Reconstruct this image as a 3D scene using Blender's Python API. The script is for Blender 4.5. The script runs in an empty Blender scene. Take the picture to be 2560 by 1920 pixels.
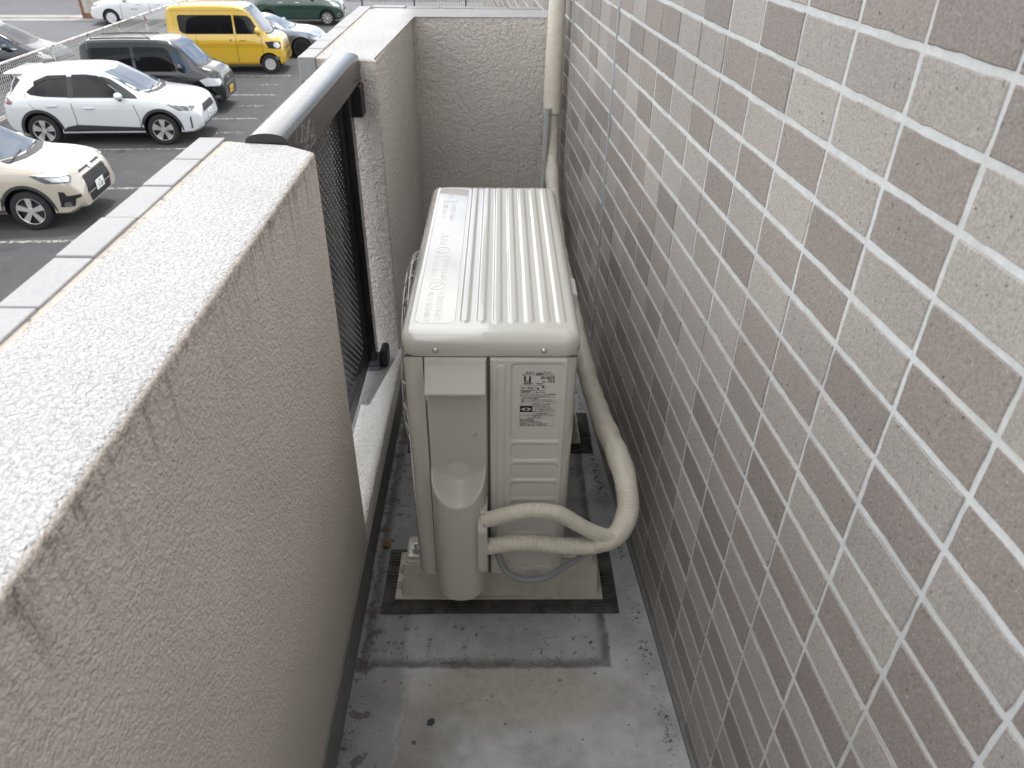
import bpy, bmesh, math, random
from mathutils import Vector, Matrix, Euler
from mathutils.bvhtree import BVHTree
random.seed(7)
R = math.radians
scene = bpy.context.scene
COL = scene.collection

# ------------------------------------------------------------------ camera
cam_d = bpy.data.cameras.new('camera'); cam = bpy.data.objects.new('camera', cam_d); COL.objects.link(cam)
CAM = Vector((0, 0, 1.15))
right = Vector((0.999837, -0.012934, 0.012585)); up = Vector((-0.003245, 0.557139, 0.830413)); fwd = Vector((0.017752, 0.830319, -0.557006))
cam.matrix_world = Matrix(((right.x, up.x, -fwd.x, CAM.x), (right.y, up.y, -fwd.y, CAM.y), (right.z, up.z, -fwd.z, CAM.z), (0, 0, 0, 1)))
cam_d.sensor_width = 36; cam_d.lens = 1842.54 / 2560 * 36
cam_d.clip_start = .02; cam_d.clip_end = 2000
cam_d.dof.use_dof = True; cam_d.dof.focus_distance = 1.45; cam_d.dof.aperture_fstop = 13
scene.camera = cam

# ------------------------------------------------------------------ sky, sun, exposure
SUN_EL, SUN_AZ = R(70), R(10)          # azimuth from +Y, positive towards +X
world = bpy.data.worlds.new('World'); scene.world = world; world.use_nodes = True
wn = world.node_tree; wn.nodes.clear()
sky = wn.nodes.new('ShaderNodeTexSky'); sky.sky_type = 'NISHITA'; sky.sun_disc = False
sky.sun_elevation = SUN_EL; sky.sun_rotation = SUN_AZ; sky.dust_density = 2.0; sky.air_density = 1.0
wtc = wn.nodes.new('ShaderNodeTexCoord'); wno = wn.nodes.new('ShaderNodeTexNoise')
wno.inputs['Scale'].default_value = 2.6; wno.inputs['Detail'].default_value = 7; wno.inputs['Roughness'].default_value = .58
wra = wn.nodes.new('ShaderNodeValToRGB'); wra.color_ramp.elements[0].position = .36; wra.color_ramp.elements[1].position = .58
wmx = wn.nodes.new('ShaderNodeMixRGB'); wmx.inputs[2].default_value = (14.2, 14.1, 13.9, 1)
wbg = wn.nodes.new('ShaderNodeBackground'); wbg.inputs[1].default_value = .15
wout = wn.nodes.new('ShaderNodeOutputWorld')
wn.links.new(wtc.outputs['Generated'], wno.inputs['Vector']); wn.links.new(wno.outputs['Fac'], wra.inputs[0])
wn.links.new(wra.outputs[0], wmx.inputs[0]); wn.links.new(sky.outputs[0], wmx.inputs[1])
wn.links.new(wmx.outputs[0], wbg.inputs[0]); wn.links.new(wbg.outputs[0], wout.inputs[0])
sl = bpy.data.lights.new('sun', 'SUN'); sl.energy = 2.0; sl.angle = R(.6); sl.color = (1, .98, .955)
so = bpy.data.objects.new('sun', sl); COL.objects.link(so)
sdir = Vector((math.sin(SUN_AZ) * math.cos(SUN_EL), math.cos(SUN_AZ) * math.cos(SUN_EL), math.sin(SUN_EL)))
so.rotation_euler = sdir.to_track_quat('Z', 'Y').to_euler(); so.location = (0, 5, 20)
scene.view_settings.view_transform = 'Standard'; scene.view_settings.look = 'None'
scene.view_settings.exposure = 0.45; scene.view_settings.gamma = 1
scene.render.engine = 'CYCLES'; scene.cycles.use_denoising = True; scene.cycles.max_bounces = 5
scene.cycles.sample_clamp_indirect = 6

# ------------------------------------------------------------------ node helpers
def S(nt, v, inp):
    if isinstance(v, bpy.types.NodeSocket): nt.links.new(v, inp)
    elif isinstance(v, (tuple, list)) and len(v) == 3 and inp.type == 'RGBA': inp.default_value = (*v, 1)
    else: inp.default_value = v
def nd(nt, t, ins=None, **props):
    n = nt.nodes.new(t)
    for k, v in props.items(): setattr(n, k, v)
    for k, v in (ins or {}).items(): S(nt, v, n.inputs[k])
    return n
def mth(nt, op, a, b=0.0, c=0.0):
    return nd(nt, 'ShaderNodeMath', {0: a, 1: b, 2: c}, operation=op).outputs[0]
def noise(nt, vec, scale, detail=4, rough=.55, dist=0.0):
    return nd(nt, 'ShaderNodeTexNoise', {'Vector': vec, 'Scale': scale, 'Detail': detail, 'Roughness': rough, 'Distortion': dist}).outputs['Fac']
def ramp(nt, fac, stops):
    n = nt.nodes.new('ShaderNodeValToRGB'); cr = n.color_ramp
    while len(cr.elements) < len(stops): cr.elements.new(.5)
    for e, (p, c) in zip(cr.elements, stops):
        e.position = p; e.color = (c, c, c, 1) if isinstance(c, (int, float)) else (*c, 1)
    nt.links.new(fac, n.inputs[0]); return n.outputs[0]
def mixc(nt, fac, a, b, mode='MIX'):
    n = nd(nt, 'ShaderNodeMixRGB', {0: fac, 1: a, 2: b}, blend_type=mode); return n.outputs[0]
def bump(nt, h, strength, dist, normal=None):
    ins = {'Height': h, 'Strength': strength, 'Distance': dist}
    if normal is not None: ins['Normal'] = normal
    return nd(nt, 'ShaderNodeBump', ins).outputs[0]
def sstep(nt, v, a, b):
    return nd(nt, 'ShaderNodeMapRange', {'Value': v, 'From Min': a, 'From Max': b, 'To Min': 0., 'To Max': 1.}, interpolation_type='SMOOTHSTEP').outputs[0]
MATS = {}
def mat(name, col=(.5, .5, .5), rough=.5, metal=0., fn=None, coat=0., spec=.5, trans=0.):
    if name in MATS: return MATS[name]
    m = bpy.data.materials.new(name); m.use_nodes = True; nt = m.node_tree; b = nt.nodes['Principled BSDF']
    b.inputs['Base Color'].default_value = (*col, 1); b.inputs['Roughness'].default_value = rough
    b.inputs['Metallic'].default_value = metal; b.inputs['Coat Weight'].default_value = coat
    b.inputs['Coat Roughness'].default_value = .03; b.inputs['Coat IOR'].default_value = 1.6; b.inputs['Specular IOR Level'].default_value = spec
    b.inputs['Transmission Weight'].default_value = trans
    if fn: fn(nt, b)
    MATS[name] = m; return m
def pos(nt): return nd(nt, 'ShaderNodeNewGeometry').outputs['Position']
def oco(nt): return nd(nt, 'ShaderNodeTexCoord').outputs['Object']
def sepxyz(nt, v):
    n = nd(nt, 'ShaderNodeSeparateXYZ', {0: v}); return n.outputs[0], n.outputs[1], n.outputs[2]
def setc(nt, b, c): nt.links.new(c, b.inputs['Base Color'])
def setr(nt, b, c): nt.links.new(c, b.inputs['Roughness'])
def setn(nt, b, c): nt.links.new(c, b.inputs['Normal'])

def f_stucco(fine, coarse, col, wear=False, str_=.6, dist=.0014, pit=(.33, .43, .3, .8)):
    def f(nt, b):
        p = pos(nt)
        n1 = noise(nt, p, fine, 3, .6, .4)
        n2 = noise(nt, p, coarse, 2, .55, .6)
        h = mth(nt, 'ADD', mth(nt, 'MULTIPLY', ramp(nt, n1, [(.35, 0), (.62, 1)]), .5), mth(nt, 'MULTIPLY', ramp(nt, n2, [(.40, 0), (.62, 1)]), .8))
        tone = noise(nt, p, 6, 4, .6)
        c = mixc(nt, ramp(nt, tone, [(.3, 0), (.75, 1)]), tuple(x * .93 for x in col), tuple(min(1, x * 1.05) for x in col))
        pits = ramp(nt, noise(nt, p, fine * pit[3], 3, .6), [(pit[0], 1), (pit[1], 0)])
        c = mixc(nt, mth(nt, 'MULTIPLY', pits, pit[2]), c, (.20, .19, .185))
        if wear:                                   # rain streaks and grime that hang under the rounded inner edge
            x, y, z = sepxyz(nt, p)
            st = nd(nt, 'ShaderNodeCombineXYZ', {0: mth(nt, 'MULTIPLY', x, 110.), 1: mth(nt, 'MULTIPLY', y, 110.), 2: mth(nt, 'MULTIPLY', z, 8.)}).outputs[0]
            ns = noise(nt, st, 1., 5, .7)
            top = sstep(nt, z, .846, .838)
            patch_ = ramp(nt, noise(nt, p, 5.5, 3, .6), [(.40, .4), (.60, 1)])
            msk = mth(nt, 'MULTIPLY', mth(nt, 'MULTIPLY', ramp(nt, ns, [(.5, 0), (.70, 1)]), mth(nt, 'POWER', sstep(nt, z, .69, .838), 1.4)), patch_)
            edge = mth(nt, 'MULTIPLY', sstep(nt, z, .818, .838), ramp(nt, noise(nt, p, 150, 4, .7), [(.47, 0), (.58, 1)]))
            sp = mth(nt, 'MULTIPLY', ramp(nt, noise(nt, p, 120, 2, .5), [(.71, 0), (.74, 1)]), .5)
            tot = mth(nt, 'MULTIPLY', mth(nt, 'ADD', mth(nt, 'ADD', mth(nt, 'MULTIPLY', msk, .8), mth(nt, 'MULTIPLY', edge, .5)), mth(nt, 'MULTIPLY', sp, .5)), top)
            c = mixc(nt, mth(nt, 'MINIMUM', tot, .85), c, (.08, .065, .055))
            drift = ramp(nt, noise(nt, p, 2.5, 4, .6), [(.35, 0), (.7, 1)])
            c = mixc(nt, mth(nt, 'MULTIPLY', drift, .16), c, (.42, .34, .27))
        setc(nt, b, c); setn(nt, b, bump(nt, h, str_, dist))
    return f
STUC_SHADED = (.57, .515, .472)  # shaded inner faces: same paint as the tops, coloured darker and warmer
M_stucco = mat('stucco', rough=.85, fn=f_stucco(330, 170, STUC_SHADED, wear=True))
M_stucco_sunlit = mat('stucco_sunlit', rough=.85, fn=f_stucco(330, 210, (.69, .685, .68), str_=1., dist=.0030, pit=(.36, .46, .42, 1.15)))  # same paint on top faces, sunlit brightness put into the colour; rougher bump
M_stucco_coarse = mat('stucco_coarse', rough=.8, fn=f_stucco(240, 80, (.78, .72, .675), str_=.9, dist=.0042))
M_upstand = mat('waterproof_paint', rough=.6, fn=lambda nt, b: (setc(nt, b, ramp(nt, noise(nt, pos(nt), 40, 5, .6), [(.3, (.15, .155, .15)), (.7, (.22, .225, .215))])), setn(nt, b, bump(nt, noise(nt, pos(nt), 120), .3, .002))))
def f_tile(c0, c1):
    def f(nt, b):
        p = pos(nt); oi = nd(nt, 'ShaderNodeObjectInfo').outputs['Random']
        n = noise(nt, p, 400, 4, .7)
        c = ramp(nt, n, [(.34, tuple(q * .96 for q in c0)), (.66, tuple(q * 1.02 for q in c1))])
        dots = ramp(nt, noise(nt, p, 250, 1, .4), [(.24, 1), (.28, 0)])
        c = mixc(nt, mth(nt, 'MULTIPLY', dots, .8), c, (.055, .048, .046))
        wd = ramp(nt, noise(nt, p, 330, 1, .4), [(.73, 0), (.77, 1)])
        c = mixc(nt, mth(nt, 'MULTIPLY', wd, .4), c, (.75, .73, .70))
        val = nd(nt, 'ShaderNodeMapRange', {'Value': oi, 'To Min': .90, 'To Max': 1.09}).outputs[0]
        c = nd(nt, 'ShaderNodeHueSaturation', {'Color': c, 'Value': val, 'Saturation': 1.0}).outputs[0]
        rel = noise(nt, p, 190, 3, .6, .8)
        big = noise(nt, p, 3.2, 4, .6)
        c = mixc(nt, 1., c, ramp(nt, big, [(.3, .90), (.7, 1.06)]), 'MULTIPLY')
        setc(nt, b, c); setn(nt, b, bump(nt, mth(nt, 'ADD', mth(nt, 'MULTIPLY', n, .5), rel), .45, .0011))
    return f
M_tileL = mat('tile_light', rough=.62, fn=f_tile((.292, .264, .237), (.455, .420, .384)))
M_tileM = mat('tile_mid', rough=.62, fn=f_tile((.255, .227, .203), (.405, .367, .334)))
M_tileD = mat('tile_dark', rough=.62, fn=f_tile((.218, .189, .168), (.352, .312, .284)))
M_grout = mat('grout', rough=.9, fn=lambda nt, b: (setc(nt, b, mixc(nt, ramp(nt, noise(nt, pos(nt), 7, 5, .7), [(.48, 0), (.72, .45)]), ramp(nt, noise(nt, pos(nt), 90, 5, .7), [(.3, (.53, .54, .535)), (.7, (.67, .685, .68))]), (.40, .385, .36))), setn(nt, b, bump(nt, noise(nt, pos(nt), 400, 3), .4, .001))))
M_seal = mat('sealant', (.36, .40, .44), .45)
M_copetile = mat('coping_tile', rough=.7, fn=lambda nt, b: (setc(nt, b, mixc(nt, .5, ramp(nt, noise(nt, pos(nt), 300, 3, .6), [(.3, (.31, .31, .315)), (.7, (.42, .42, .425))]), ramp(nt, noise(nt, pos(nt), 14, 3), [(.3, (.33, .33, .335)), (.7, (.41, .41, .415))]))), setn(nt, b, bump(nt, noise(nt, pos(nt), 130, 4, .6), .5, .002))))
M_cladend = mat('cladding_section', rough=.9, fn=lambda nt, b: (setc(nt, b, ramp(nt, noise(nt, pos(nt), 330, 2, .7), [(.33, (.10, .095, .09)), (.5, (.27, .25, .235)), (.7, (.42, .40, .38))])), setn(nt, b, bump(nt, noise(nt, pos(nt), 300, 3), .8, .003))))
M_mortar = mat('mortar', rough=.9, fn=lambda nt, b: (setc(nt, b, mixc(nt, mth(nt, 'MULTIPLY', ramp(nt, noise(nt, pos(nt), 75, 4, .75), [(.55, 0), (.68, 1)]), .75), (.52, .475, .425), (.10, .085, .07))), setn(nt, b, bump(nt, noise(nt, pos(nt), 180, 4), .9, .004))))
def f_floor(nt, b):
    p = pos(nt); x, y, z = sepxyz(nt, p)
    w = nd(nt, 'ShaderNodeTexNoise', {'Vector': p, 'Scale': 22., 'Detail': 4., 'Roughness': .6}).outputs['Fac']
    wv = mth(nt, 'MULTIPLY', mth(nt, 'SUBTRACT', w, .5), .05)
    base = ramp(nt, noise(nt, p, 16, 5, .6), [(.25, (.42, .43, .44)), (.5, (.54, .551, .56)), (.75, (.62, .63, .638))])
    grime = ramp(nt, noise(nt, p, 9, 6, .68), [(.45, 0), (.72, 1)])
    c = mixc(nt, mth(nt, 'MULTIPLY', grime, .6), base, (.19, .178, .16))
    # yellowed walk patch, with rain-dried contours
    dx = mth(nt, 'DIVIDE', mth(nt, 'SUBTRACT', x, .03), .20); dy = mth(nt, 'DIVIDE', mth(nt, 'SUBTRACT', y, .755), .065)
    rr = mth(nt, 'ADD', mth(nt, 'MULTIPLY', dx, dx), mth(nt, 'MULTIPLY', dy, dy))
    yl = sstep(nt, mth(nt, 'ADD', rr, mth(nt, 'MULTIPLY', wv, 22.)), 1.5, .2)
    c = mixc(nt, mth(nt, 'MULTIPLY', yl, .75), c, ramp(nt, noise(nt, p, 70, 4, .7), [(.3, (.38, .345, .275)), (.7, (.52, .485, .41))]))
    # brown-grey walk strip on the left of the patch
    ls = mth(nt, 'MULTIPLY', sstep(nt, mth(nt, 'ADD', x, wv), -.168, -.158), sstep(nt, mth(nt, 'ADD', x, mth(nt, 'MULTIPLY', wv, 3.)), -.02, -.12))
    ls = mth(nt, 'MULTIPLY', ls, sstep(nt, y, .79, .70))
    c = mixc(nt, mth(nt, 'MULTIPLY', ls, .6), c, (.20, .175, .14))
    lg = sstep(nt, mth(nt, 'ADD', x, wv), -.15, -.175)
    c = mixc(nt, mth(nt, 'MULTIPLY', lg, .6), c, (.15, .153, .155))
    # wet basin with dark rim under and before the unit
    ax = mth(nt, 'SUBTRACT', mth(nt, 'ABSOLUTE', mth(nt, 'ADD', x, .0215)), .222)
    ay = mth(nt, 'SUBTRACT', mth(nt, 'ABSOLUTE', mth(nt, 'SUBTRACT', y, 1.23)), .42)
    d = mth(nt, 'ADD', mth(nt, 'MAXIMUM', ax, ay), mth(nt, 'MULTIPLY', wv, .30))
    rim = mth(nt, 'MULTIPLY', mth(nt, 'MULTIPLY', sstep(nt, d, -.024, -.004), sstep(nt, d, .006, -.001)), ramp(nt, noise(nt, p, 30, 4, .7), [(.3, .55), (.55, 1)]))
    inside = sstep(nt, d, .004, -.01)
    cont = mth(nt, 'ABSOLUTE', mth(nt, 'SUBTRACT', noise(nt, p, 13, 3, .5, .8), .5))
    c = mixc(nt, mth(nt, 'MULTIPLY', inside, .28), c, (.24, .245, .255))
    c = mixc(nt, mth(nt, 'MULTIPLY', mth(nt, 'MULTIPLY', inside, sstep(nt, cont, .012, .002)), .6), c, (.40, .395, .38))
    bl = mth(nt, 'MULTIPLY', ramp(nt, noise(nt, p, 42, 7, .74, .1), [(.57, 0), (.64, 1)]), inside)
    c = mixc(nt, mth(nt, 'MULTIPLY', bl, .7), c, (.035, .032, .028))
    c = mixc(nt, mth(nt, 'MULTIPLY', rim, .72), c, ramp(nt, noise(nt, p, 90, 4, .7), [(.3, (.03, .026, .02)), (.7, (.09, .08, .065))]))
    # mould speckles along both edges
    edge_r = mth(nt, 'MULTIPLY', sstep(nt, mth(nt, 'ADD', x, mth(nt, 'MULTIPLY', y, .0707)), .295, .325), sstep(nt, mth(nt, 'ADD', x, mth(nt, 'MULTIPLY', y, .0707)), .353, .335))
    edge_l = sstep(nt, x, -.13, -.25)
    m = mth(nt, 'MAXIMUM', edge_r, mth(nt, 'MULTIPLY', edge_l, .9))
    n = noise(nt, p, 120, 6, .78)
    thr = mth(nt, 'SUBTRACT', .80, mth(nt, 'MULTIPLY', mth(nt, 'MULTIPLY', m, ramp(nt, noise(nt, p, 11, 3, .6), [(.35, .6), (.6, 1)])), .288))
    spk = sstep(nt, mth(nt, 'SUBTRACT', n, thr), 0., .03)
    c = mixc(nt, mth(nt, 'MULTIPLY', spk, .88), c, (.06, .055, .045))
    big = mth(nt, 'MULTIPLY', sstep(nt, mth(nt, 'SUBTRACT', noise(nt, p, 24, 4, .6), mth(nt, 'SUBTRACT', .82, mth(nt, 'MULTIPLY', edge_l, .30))), 0., .05), .7)
    c = mixc(nt, big, c, (.075, .06, .05))
    dots = ramp(nt, noise(nt, p, 62, 1, .3), [(.755, 0), (.775, 1)])
    c = mixc(nt, mth(nt, 'MULTIPLY', dots, .8), c, (.05, .045, .04))
    setc(nt, b, c); setr(nt, b, ramp(nt, noise(nt, p, 12, 3), [(.3, .38), (.7, .62)]))
    setn(nt, b, bump(nt, mth(nt, 'ADD', mth(nt, 'MULTIPLY', noise(nt, p, 60, 4), .4), mth(nt, 'MULTIPLY', bl, -.3)), .25, .003))
M_floor = mat('balcony_floor_paint', rough=.5, fn=f_floor)
def f_asph(nt, b):
    p = pos(nt)
    c = mixc(nt, .5, ramp(nt, noise(nt, p, 45, 4, .7), [(.3, (.034, .034, .036)), (.7, (.075, .075, .077))]), ramp(nt, noise(nt, p, .5, 5, .6), [(.3, (.042, .042, .044)), (.7, (.070, .070, .072))]))
    oil = ramp(nt, noise(nt, p, 1.3, 4, .6, .6), [(.60, 0), (.70, 1)])
    c = mixc(nt, mth(nt, 'MULTIPLY', oil, .5), c, (.022, .022, .023))
    dust = ramp(nt, noise(nt, p, 3.1, 5, .7), [(.52, 0), (.72, 1)])
    c = mixc(nt, mth(nt, 'MULTIPLY', dust, .35), c, (.105, .102, .098))
    setc(nt, b, c); setn(nt, b, bump(nt, noise(nt, p, 60, 3), .6, .01))
M_asphalt = mat('asphalt', rough=.9, fn=f_asph)
M_road = mat('road_asphalt', rough=.9, fn=lambda nt, b: (setc(nt, b, mixc(nt, .5, ramp(nt, noise(nt, pos(nt), 30, 4, .7), [(.3, (.085, .088, .094)), (.7, (.14, .144, .15))]), ramp(nt, noise(nt, pos(nt), .6, 5, .6), [(.3, (.09, .092, .098)), (.7, (.135, .137, .142))])))))
M_conc = mat('concrete', rough=.9, fn=lambda nt, b: (setc(nt, b, ramp(nt, noise(nt, pos(nt), 1.2, 6, .7), [(.3, (.21, .203, .19)), (.7, (.35, .342, .32))])), setn(nt, b, bump(nt, noise(nt, pos(nt), 30), .4, .01))))
def f_line(nt, b):
    p = pos(nt); w = ramp(nt, noise(nt, p, 14, 5, .75), [(.42, 0), (.60, 1)])
    setc(nt, b, mixc(nt, w, (.055, .055, .056), (.36, .35, .325)))
M_line = mat('worn_line_paint', rough=.85, fn=f_line)

M_ac = mat('appliance_paint', (.645, .625, .565), .16, coat=1., spec=.7, fn=lambda nt, b: setn(nt, b, bump(nt, noise(nt, pos(nt), 700, 2), .03, .0006)))
M_acp = mat('appliance_plastic', (.59, .57, .512), .34, coat=.3, fn=lambda nt, b: setn(nt, b, bump(nt, noise(nt, pos(nt), 900, 2), .05, .0005)))
M_base = mat('base_block_plastic', (.58, .55, .47), .5, fn=lambda nt, b: setc(nt, b, ramp(nt, noise(nt, pos(nt), 40, 5, .7), [(.3, (.48, .45, .38)), (.6, (.60, .565, .485))])))
M_dark = mat('dark_gap', (.02, .02, .02), .8)
M_tape = mat('pipe_tape', rough=.42, fn=lambda nt, b: (setc(nt, b, ramp(nt, noise(nt, pos(nt), 55, 4, .65), [(.3, (.66, .61, .51)), (.7, (.76, .715, .62))])), setn(nt, b, bump(nt, nd(nt, 'ShaderNodeTexNoise', {'Vector': pos(nt), 'Scale': 90., 'Detail': 3., 'Distortion': 1.5}).outputs['Fac'], .35, .003))))
M_hose = mat('drain_hose', (.42, .43, .42), .45)
M_wire = mat('grey_cable', (.30, .31, .33), .35)
M_chrome = mat('chrome', (.75, .75, .75), .18, metal=1.)
M_zinc = mat('zinc', (.55, .56, .58), .35, metal=1.)
M_ink = mat('black_print', (.015, .015, .015), .6)
M_inkw = mat('label_ground', (.55, .53, .47), .5)
M_rail = mat('black_rail', rough=.22, fn=lambda nt, b: (setc(nt, b, ramp(nt, noise(nt, pos(nt), 20, 4), [(.3, (.016, .016, .018)), (.7, (.024, .024, .026))])), setr(nt, b, ramp(nt, noise(nt, pos(nt), 60, 5, .7), [(.3, .14), (.75, .26)]))), coat=.25, spec=.45)
M_railm = mat('black_panel', (.012, .012, .013), .4)
M_foot = mat('grey_foot', (.13, .145, .16), .45)
M_rubber = mat('rubber_mat', rough=.85, fn=lambda nt, b: (setc(nt, b, ramp(nt, noise(nt, pos(nt), 30, 5, .7), [(.3, (.03, .03, .029)), (.52, (.085, .084, .08)), (.75, (.15, .148, .14))])), setn(nt, b, bump(nt, noise(nt, pos(nt), 150), .4, .001))))
M_web = mat('cobweb', (.5, .48, .45), .9)
M_chip = mat('navy_chip', (.01, .015, .045), .4)
M_leaf = mat('dry_leaf', (.22, .10, .03), .7)
M_white = mat('white_plastic', (.72, .73, .74), .4)
M_tyre = mat('tyre', (.012, .012, .013), .8)
M_clad = mat('black_cladding', (.028, .030, .032), .6)
M_glass = mat('tinted_glass', (.006, .007, .008), .04, spec=.35)
M_wind = mat('windscreen', (.03, .055, .09), .03, spec=.5)
M_alloy = mat('alloy', (.72, .72, .73), .35, metal=.85)
M_rimd = mat('dark_alloy', (.012, .012, .013), .35)
M_lamp = mat('lamp_lens', (.55, .58, .60), .08, coat=1., spec=.8)
M_lampd = mat('lamp_dark', (.10, .11, .12), .08, coat=1.)
M_red = mat('tail_lamp', (.09, .005, .006), .1, coat=1.)
M_gr = mat('grille_black', (.012, .012, .013), .4)
M_plw = mat('plate_white', (.72, .74, .72), .5)
M_ply = mat('plate_yellow', (.62, .42, .05), .5)
M_plg = mat('plate_green', (.02, .10, .05), .5)
M_fence = mat('fence_paint', rough=.6, fn=lambda nt, b: setc(nt, b, mixc(nt, ramp(nt, noise(nt, pos(nt), 5, 5, .7), [(.54, 0), (.6, 1)]), (.56, .55, .53), (.17, .065, .03))))
M_fwire = mat('fence_wire', (.55, .55, .54), .6)
M_rust = mat('rusty_iron', rough=.85, fn=lambda nt, b: setc(nt, b, ramp(nt, noise(nt, pos(nt), 9, 5, .7), [(.3, (.12, .045, .02)), (.7, (.30, .15, .09))])))
M_board = mat('weathered_sheet', rough=.8, fn=lambda nt, b: setc(nt, b, ramp(nt, noise(nt, pos(nt), 6, 5, .7), [(.3, (.30, .27, .22)), (.7, (.46, .43, .37))])))
M_ceil = mat('soffit_paint', (.76, .735, .70), .8)
def paint(name, c, rough=.3, metal=0.):
    return mat(name, c, rough, metal, coat=1.)

# ------------------------------------------------------------------ mesh helpers
def newobj(name, me, m=None, parent=None):
    o = bpy.data.objects.new(name, me); COL.objects.link(o)
    if m is not None:
        for q in (m if isinstance(m, (list, tuple)) else [m]): me.materials.append(q)
    if parent: o.parent = parent
    return o
def fin(name, bm, m, parent=None, smooth=False, norm=True):
    if norm: bmesh.ops.recalc_face_normals(bm, faces=bm.faces)
    me = bpy.data.meshes.new(name); bm.to_mesh(me); bm.free()
    if smooth is True: me.shade_smooth()
    elif smooth:
        me.shade_smooth()
        try: me.set_sharp_from_angle(angle=smooth)
        except Exception: pass
    return newobj(name, me, m, parent)
def empty(name, loc=(0, 0, 0), rz=0., parent=None):
    o = bpy.data.objects.new(name, None); COL.objects.link(o); o.location = loc; o.rotation_euler = (0, 0, rz); o.empty_display_size = .1
    if parent: o.parent = parent
    return o
def tag(o, label=None, cat=None, group=None, kind=None):
    if label: o['label'] = label
    if cat: o['category'] = cat
    if group: o['group'] = group
    if kind: o['kind'] = kind
    return o
def bx(bm, x0, x1, y0, y1, z0, z1, M=None, bev=0., seg=2):
    r = bmesh.ops.create_cube(bm, size=1.)
    vs = r['verts']
    T = Matrix.Translation(((x0 + x1) / 2, (y0 + y1) / 2, (z0 + z1) / 2)) @ Matrix.Diagonal((x1 - x0, y1 - y0, z1 - z0, 1))
    bmesh.ops.transform(bm, matrix=T, verts=vs)
    if bev:
        es = list({e for v in vs for e in v.link_edges})
        rb = bmesh.ops.bevel(bm, geom=es, offset=bev, segments=seg, affect='EDGES', profile=.5)
        vs = list({v for f in rb['faces'] for v in f.verts} | {v for v in vs if v.is_valid})
    if M is not None: bmesh.ops.transform(bm, matrix=M, verts=[v for v in vs if v.is_valid])
    return vs
def box(name, dims, m, parent=None, bev=0., seg=2, smooth=False, M=None):
    bm = bmesh.new(); bx(bm, *dims, bev=bev, seg=seg, M=M); return fin(name, bm, m, parent, smooth)
def cyl(bm, c, axis, r, h, n=20, r2=None):
    q = Vector(axis).to_track_quat('Z', 'Y').to_matrix().to_4x4()
    bmesh.ops.create_cone(bm, cap_ends=True, segments=n, radius1=r, radius2=r if r2 is None else r2, depth=h, matrix=Matrix.Translation(c) @ q)
def crom(pts, step):
    P = [Vector(p) for p in pts]; P = [P[0] * 2 - P[1]] + P + [P[-1] * 2 - P[-2]]; out = []
    for i in range(1, len(P) - 2):
        a, b_, c, d = P[i - 1:i + 3]; n = max(2, int((c - b_).length / step))
        for k in range(n):
            t = k / n; out.append(.5 * ((2 * b_) + (c - a) * t + (2 * a - 5 * b_ + 4 * c - d) * t * t + (3 * b_ - a - 3 * c + d) * t ** 3))
    out.append(P[-2]); return out
def tube(bm, pts, r, n=16, step=.002, rib=0., pitch=.006, smoothpath=True, wob=0., flat=1.):
    path = crom(pts, step) if smoothpath else [Vector(p) for p in pts]
    rings = []; ref = None; L = 0.; rnd = random.Random(int(abs(pts[0][0]) * 1e5) + n)
    ph = [rnd.uniform(0, 6) for _ in range(4)]
    for i, p in enumerate(path):
        t = (path[min(i + 1, len(path) - 1)] - path[max(i - 1, 0)]).normalized()
        if ref is None:
            ref = t.cross(Vector((0, 0, 1)));
            if ref.length < .1: ref = t.cross(Vector((0, 1, 0)))
        ref = (ref - t * ref.dot(t)).normalized(); bi = t.cross(ref)
        if i: L += (p - path[i - 1]).length
        s = i / max(1, len(path) - 1)
        rr = r(s) if callable(r) else r
        saw = (L / pitch) % 1.
        rr += rib * (1 - saw if saw > .18 else saw / .18) if rib else 0.
        ring = []
        for k in range(n):
            a = 2 * math.pi * k / n
            w = 1 + wob * (math.sin(2 * a + L * 60 + ph[0]) * .5 + math.sin(3 * a - L * 97 + ph[1]) * .35 + math.sin(a + L * 31 + ph[2]) * .4)
            ring.append(bm.verts.new(p + (ref * math.cos(a) * flat + bi * math.sin(a)) * rr * w))
        rings.append(ring)
    for A, B in zip(rings, rings[1:]):
        for k in range(n): bm.faces.new((A[k], A[(k + 1) % n], B[(k + 1) % n], B[k]))
    bm.faces.new(rings[0][::-1]); bm.faces.new(rings[-1])
def rrect(x0, x1, y0, y1, r, n=8):
    out = []
    for cx, cy, a0 in ((x1 - r, y1 - r, 0), (x0 + r, y1 - r, 90), (x0 + r, y0 + r, 180), (x1 - r, y0 + r, 270)):
        for k in range(n + 1): a = R(a0 + 90 * k / n); out.append((cx + r * math.cos(a), cy + r * math.sin(a)))
    return out
def sdrr(x, y, x0, x1, y0, y1, r):                     # signed distance to a rounded rectangle
    cx, cy = (x0 + x1) / 2, (y0 + y1) / 2; qx = abs(x - cx) - (x1 - x0) / 2 + r; qy = abs(y - cy) - (y1 - y0) / 2 + r
    return math.hypot(max(qx, 0), max(qy, 0)) + min(max(qx, qy), 0) - r
def sm(t, a, b):
    t = min(1, max(0, (t - a) / (b - a))); return t * t * (3 - 2 * t)
def hfield(bm, x0, x1, nx, y0, y1, ny, f):             # f(u,v) -> Vector
    g = [[bm.verts.new(f(x0 + (x1 - x0) * i / nx, y0 + (y1 - y0) * j / ny)) for i in range(nx + 1)] for j in range(ny + 1)]
    for j in range(ny):
        for i in range(nx): bm.faces.new((g[j][i], g[j][i + 1], g[j + 1][i + 1], g[j + 1][i]))
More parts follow.
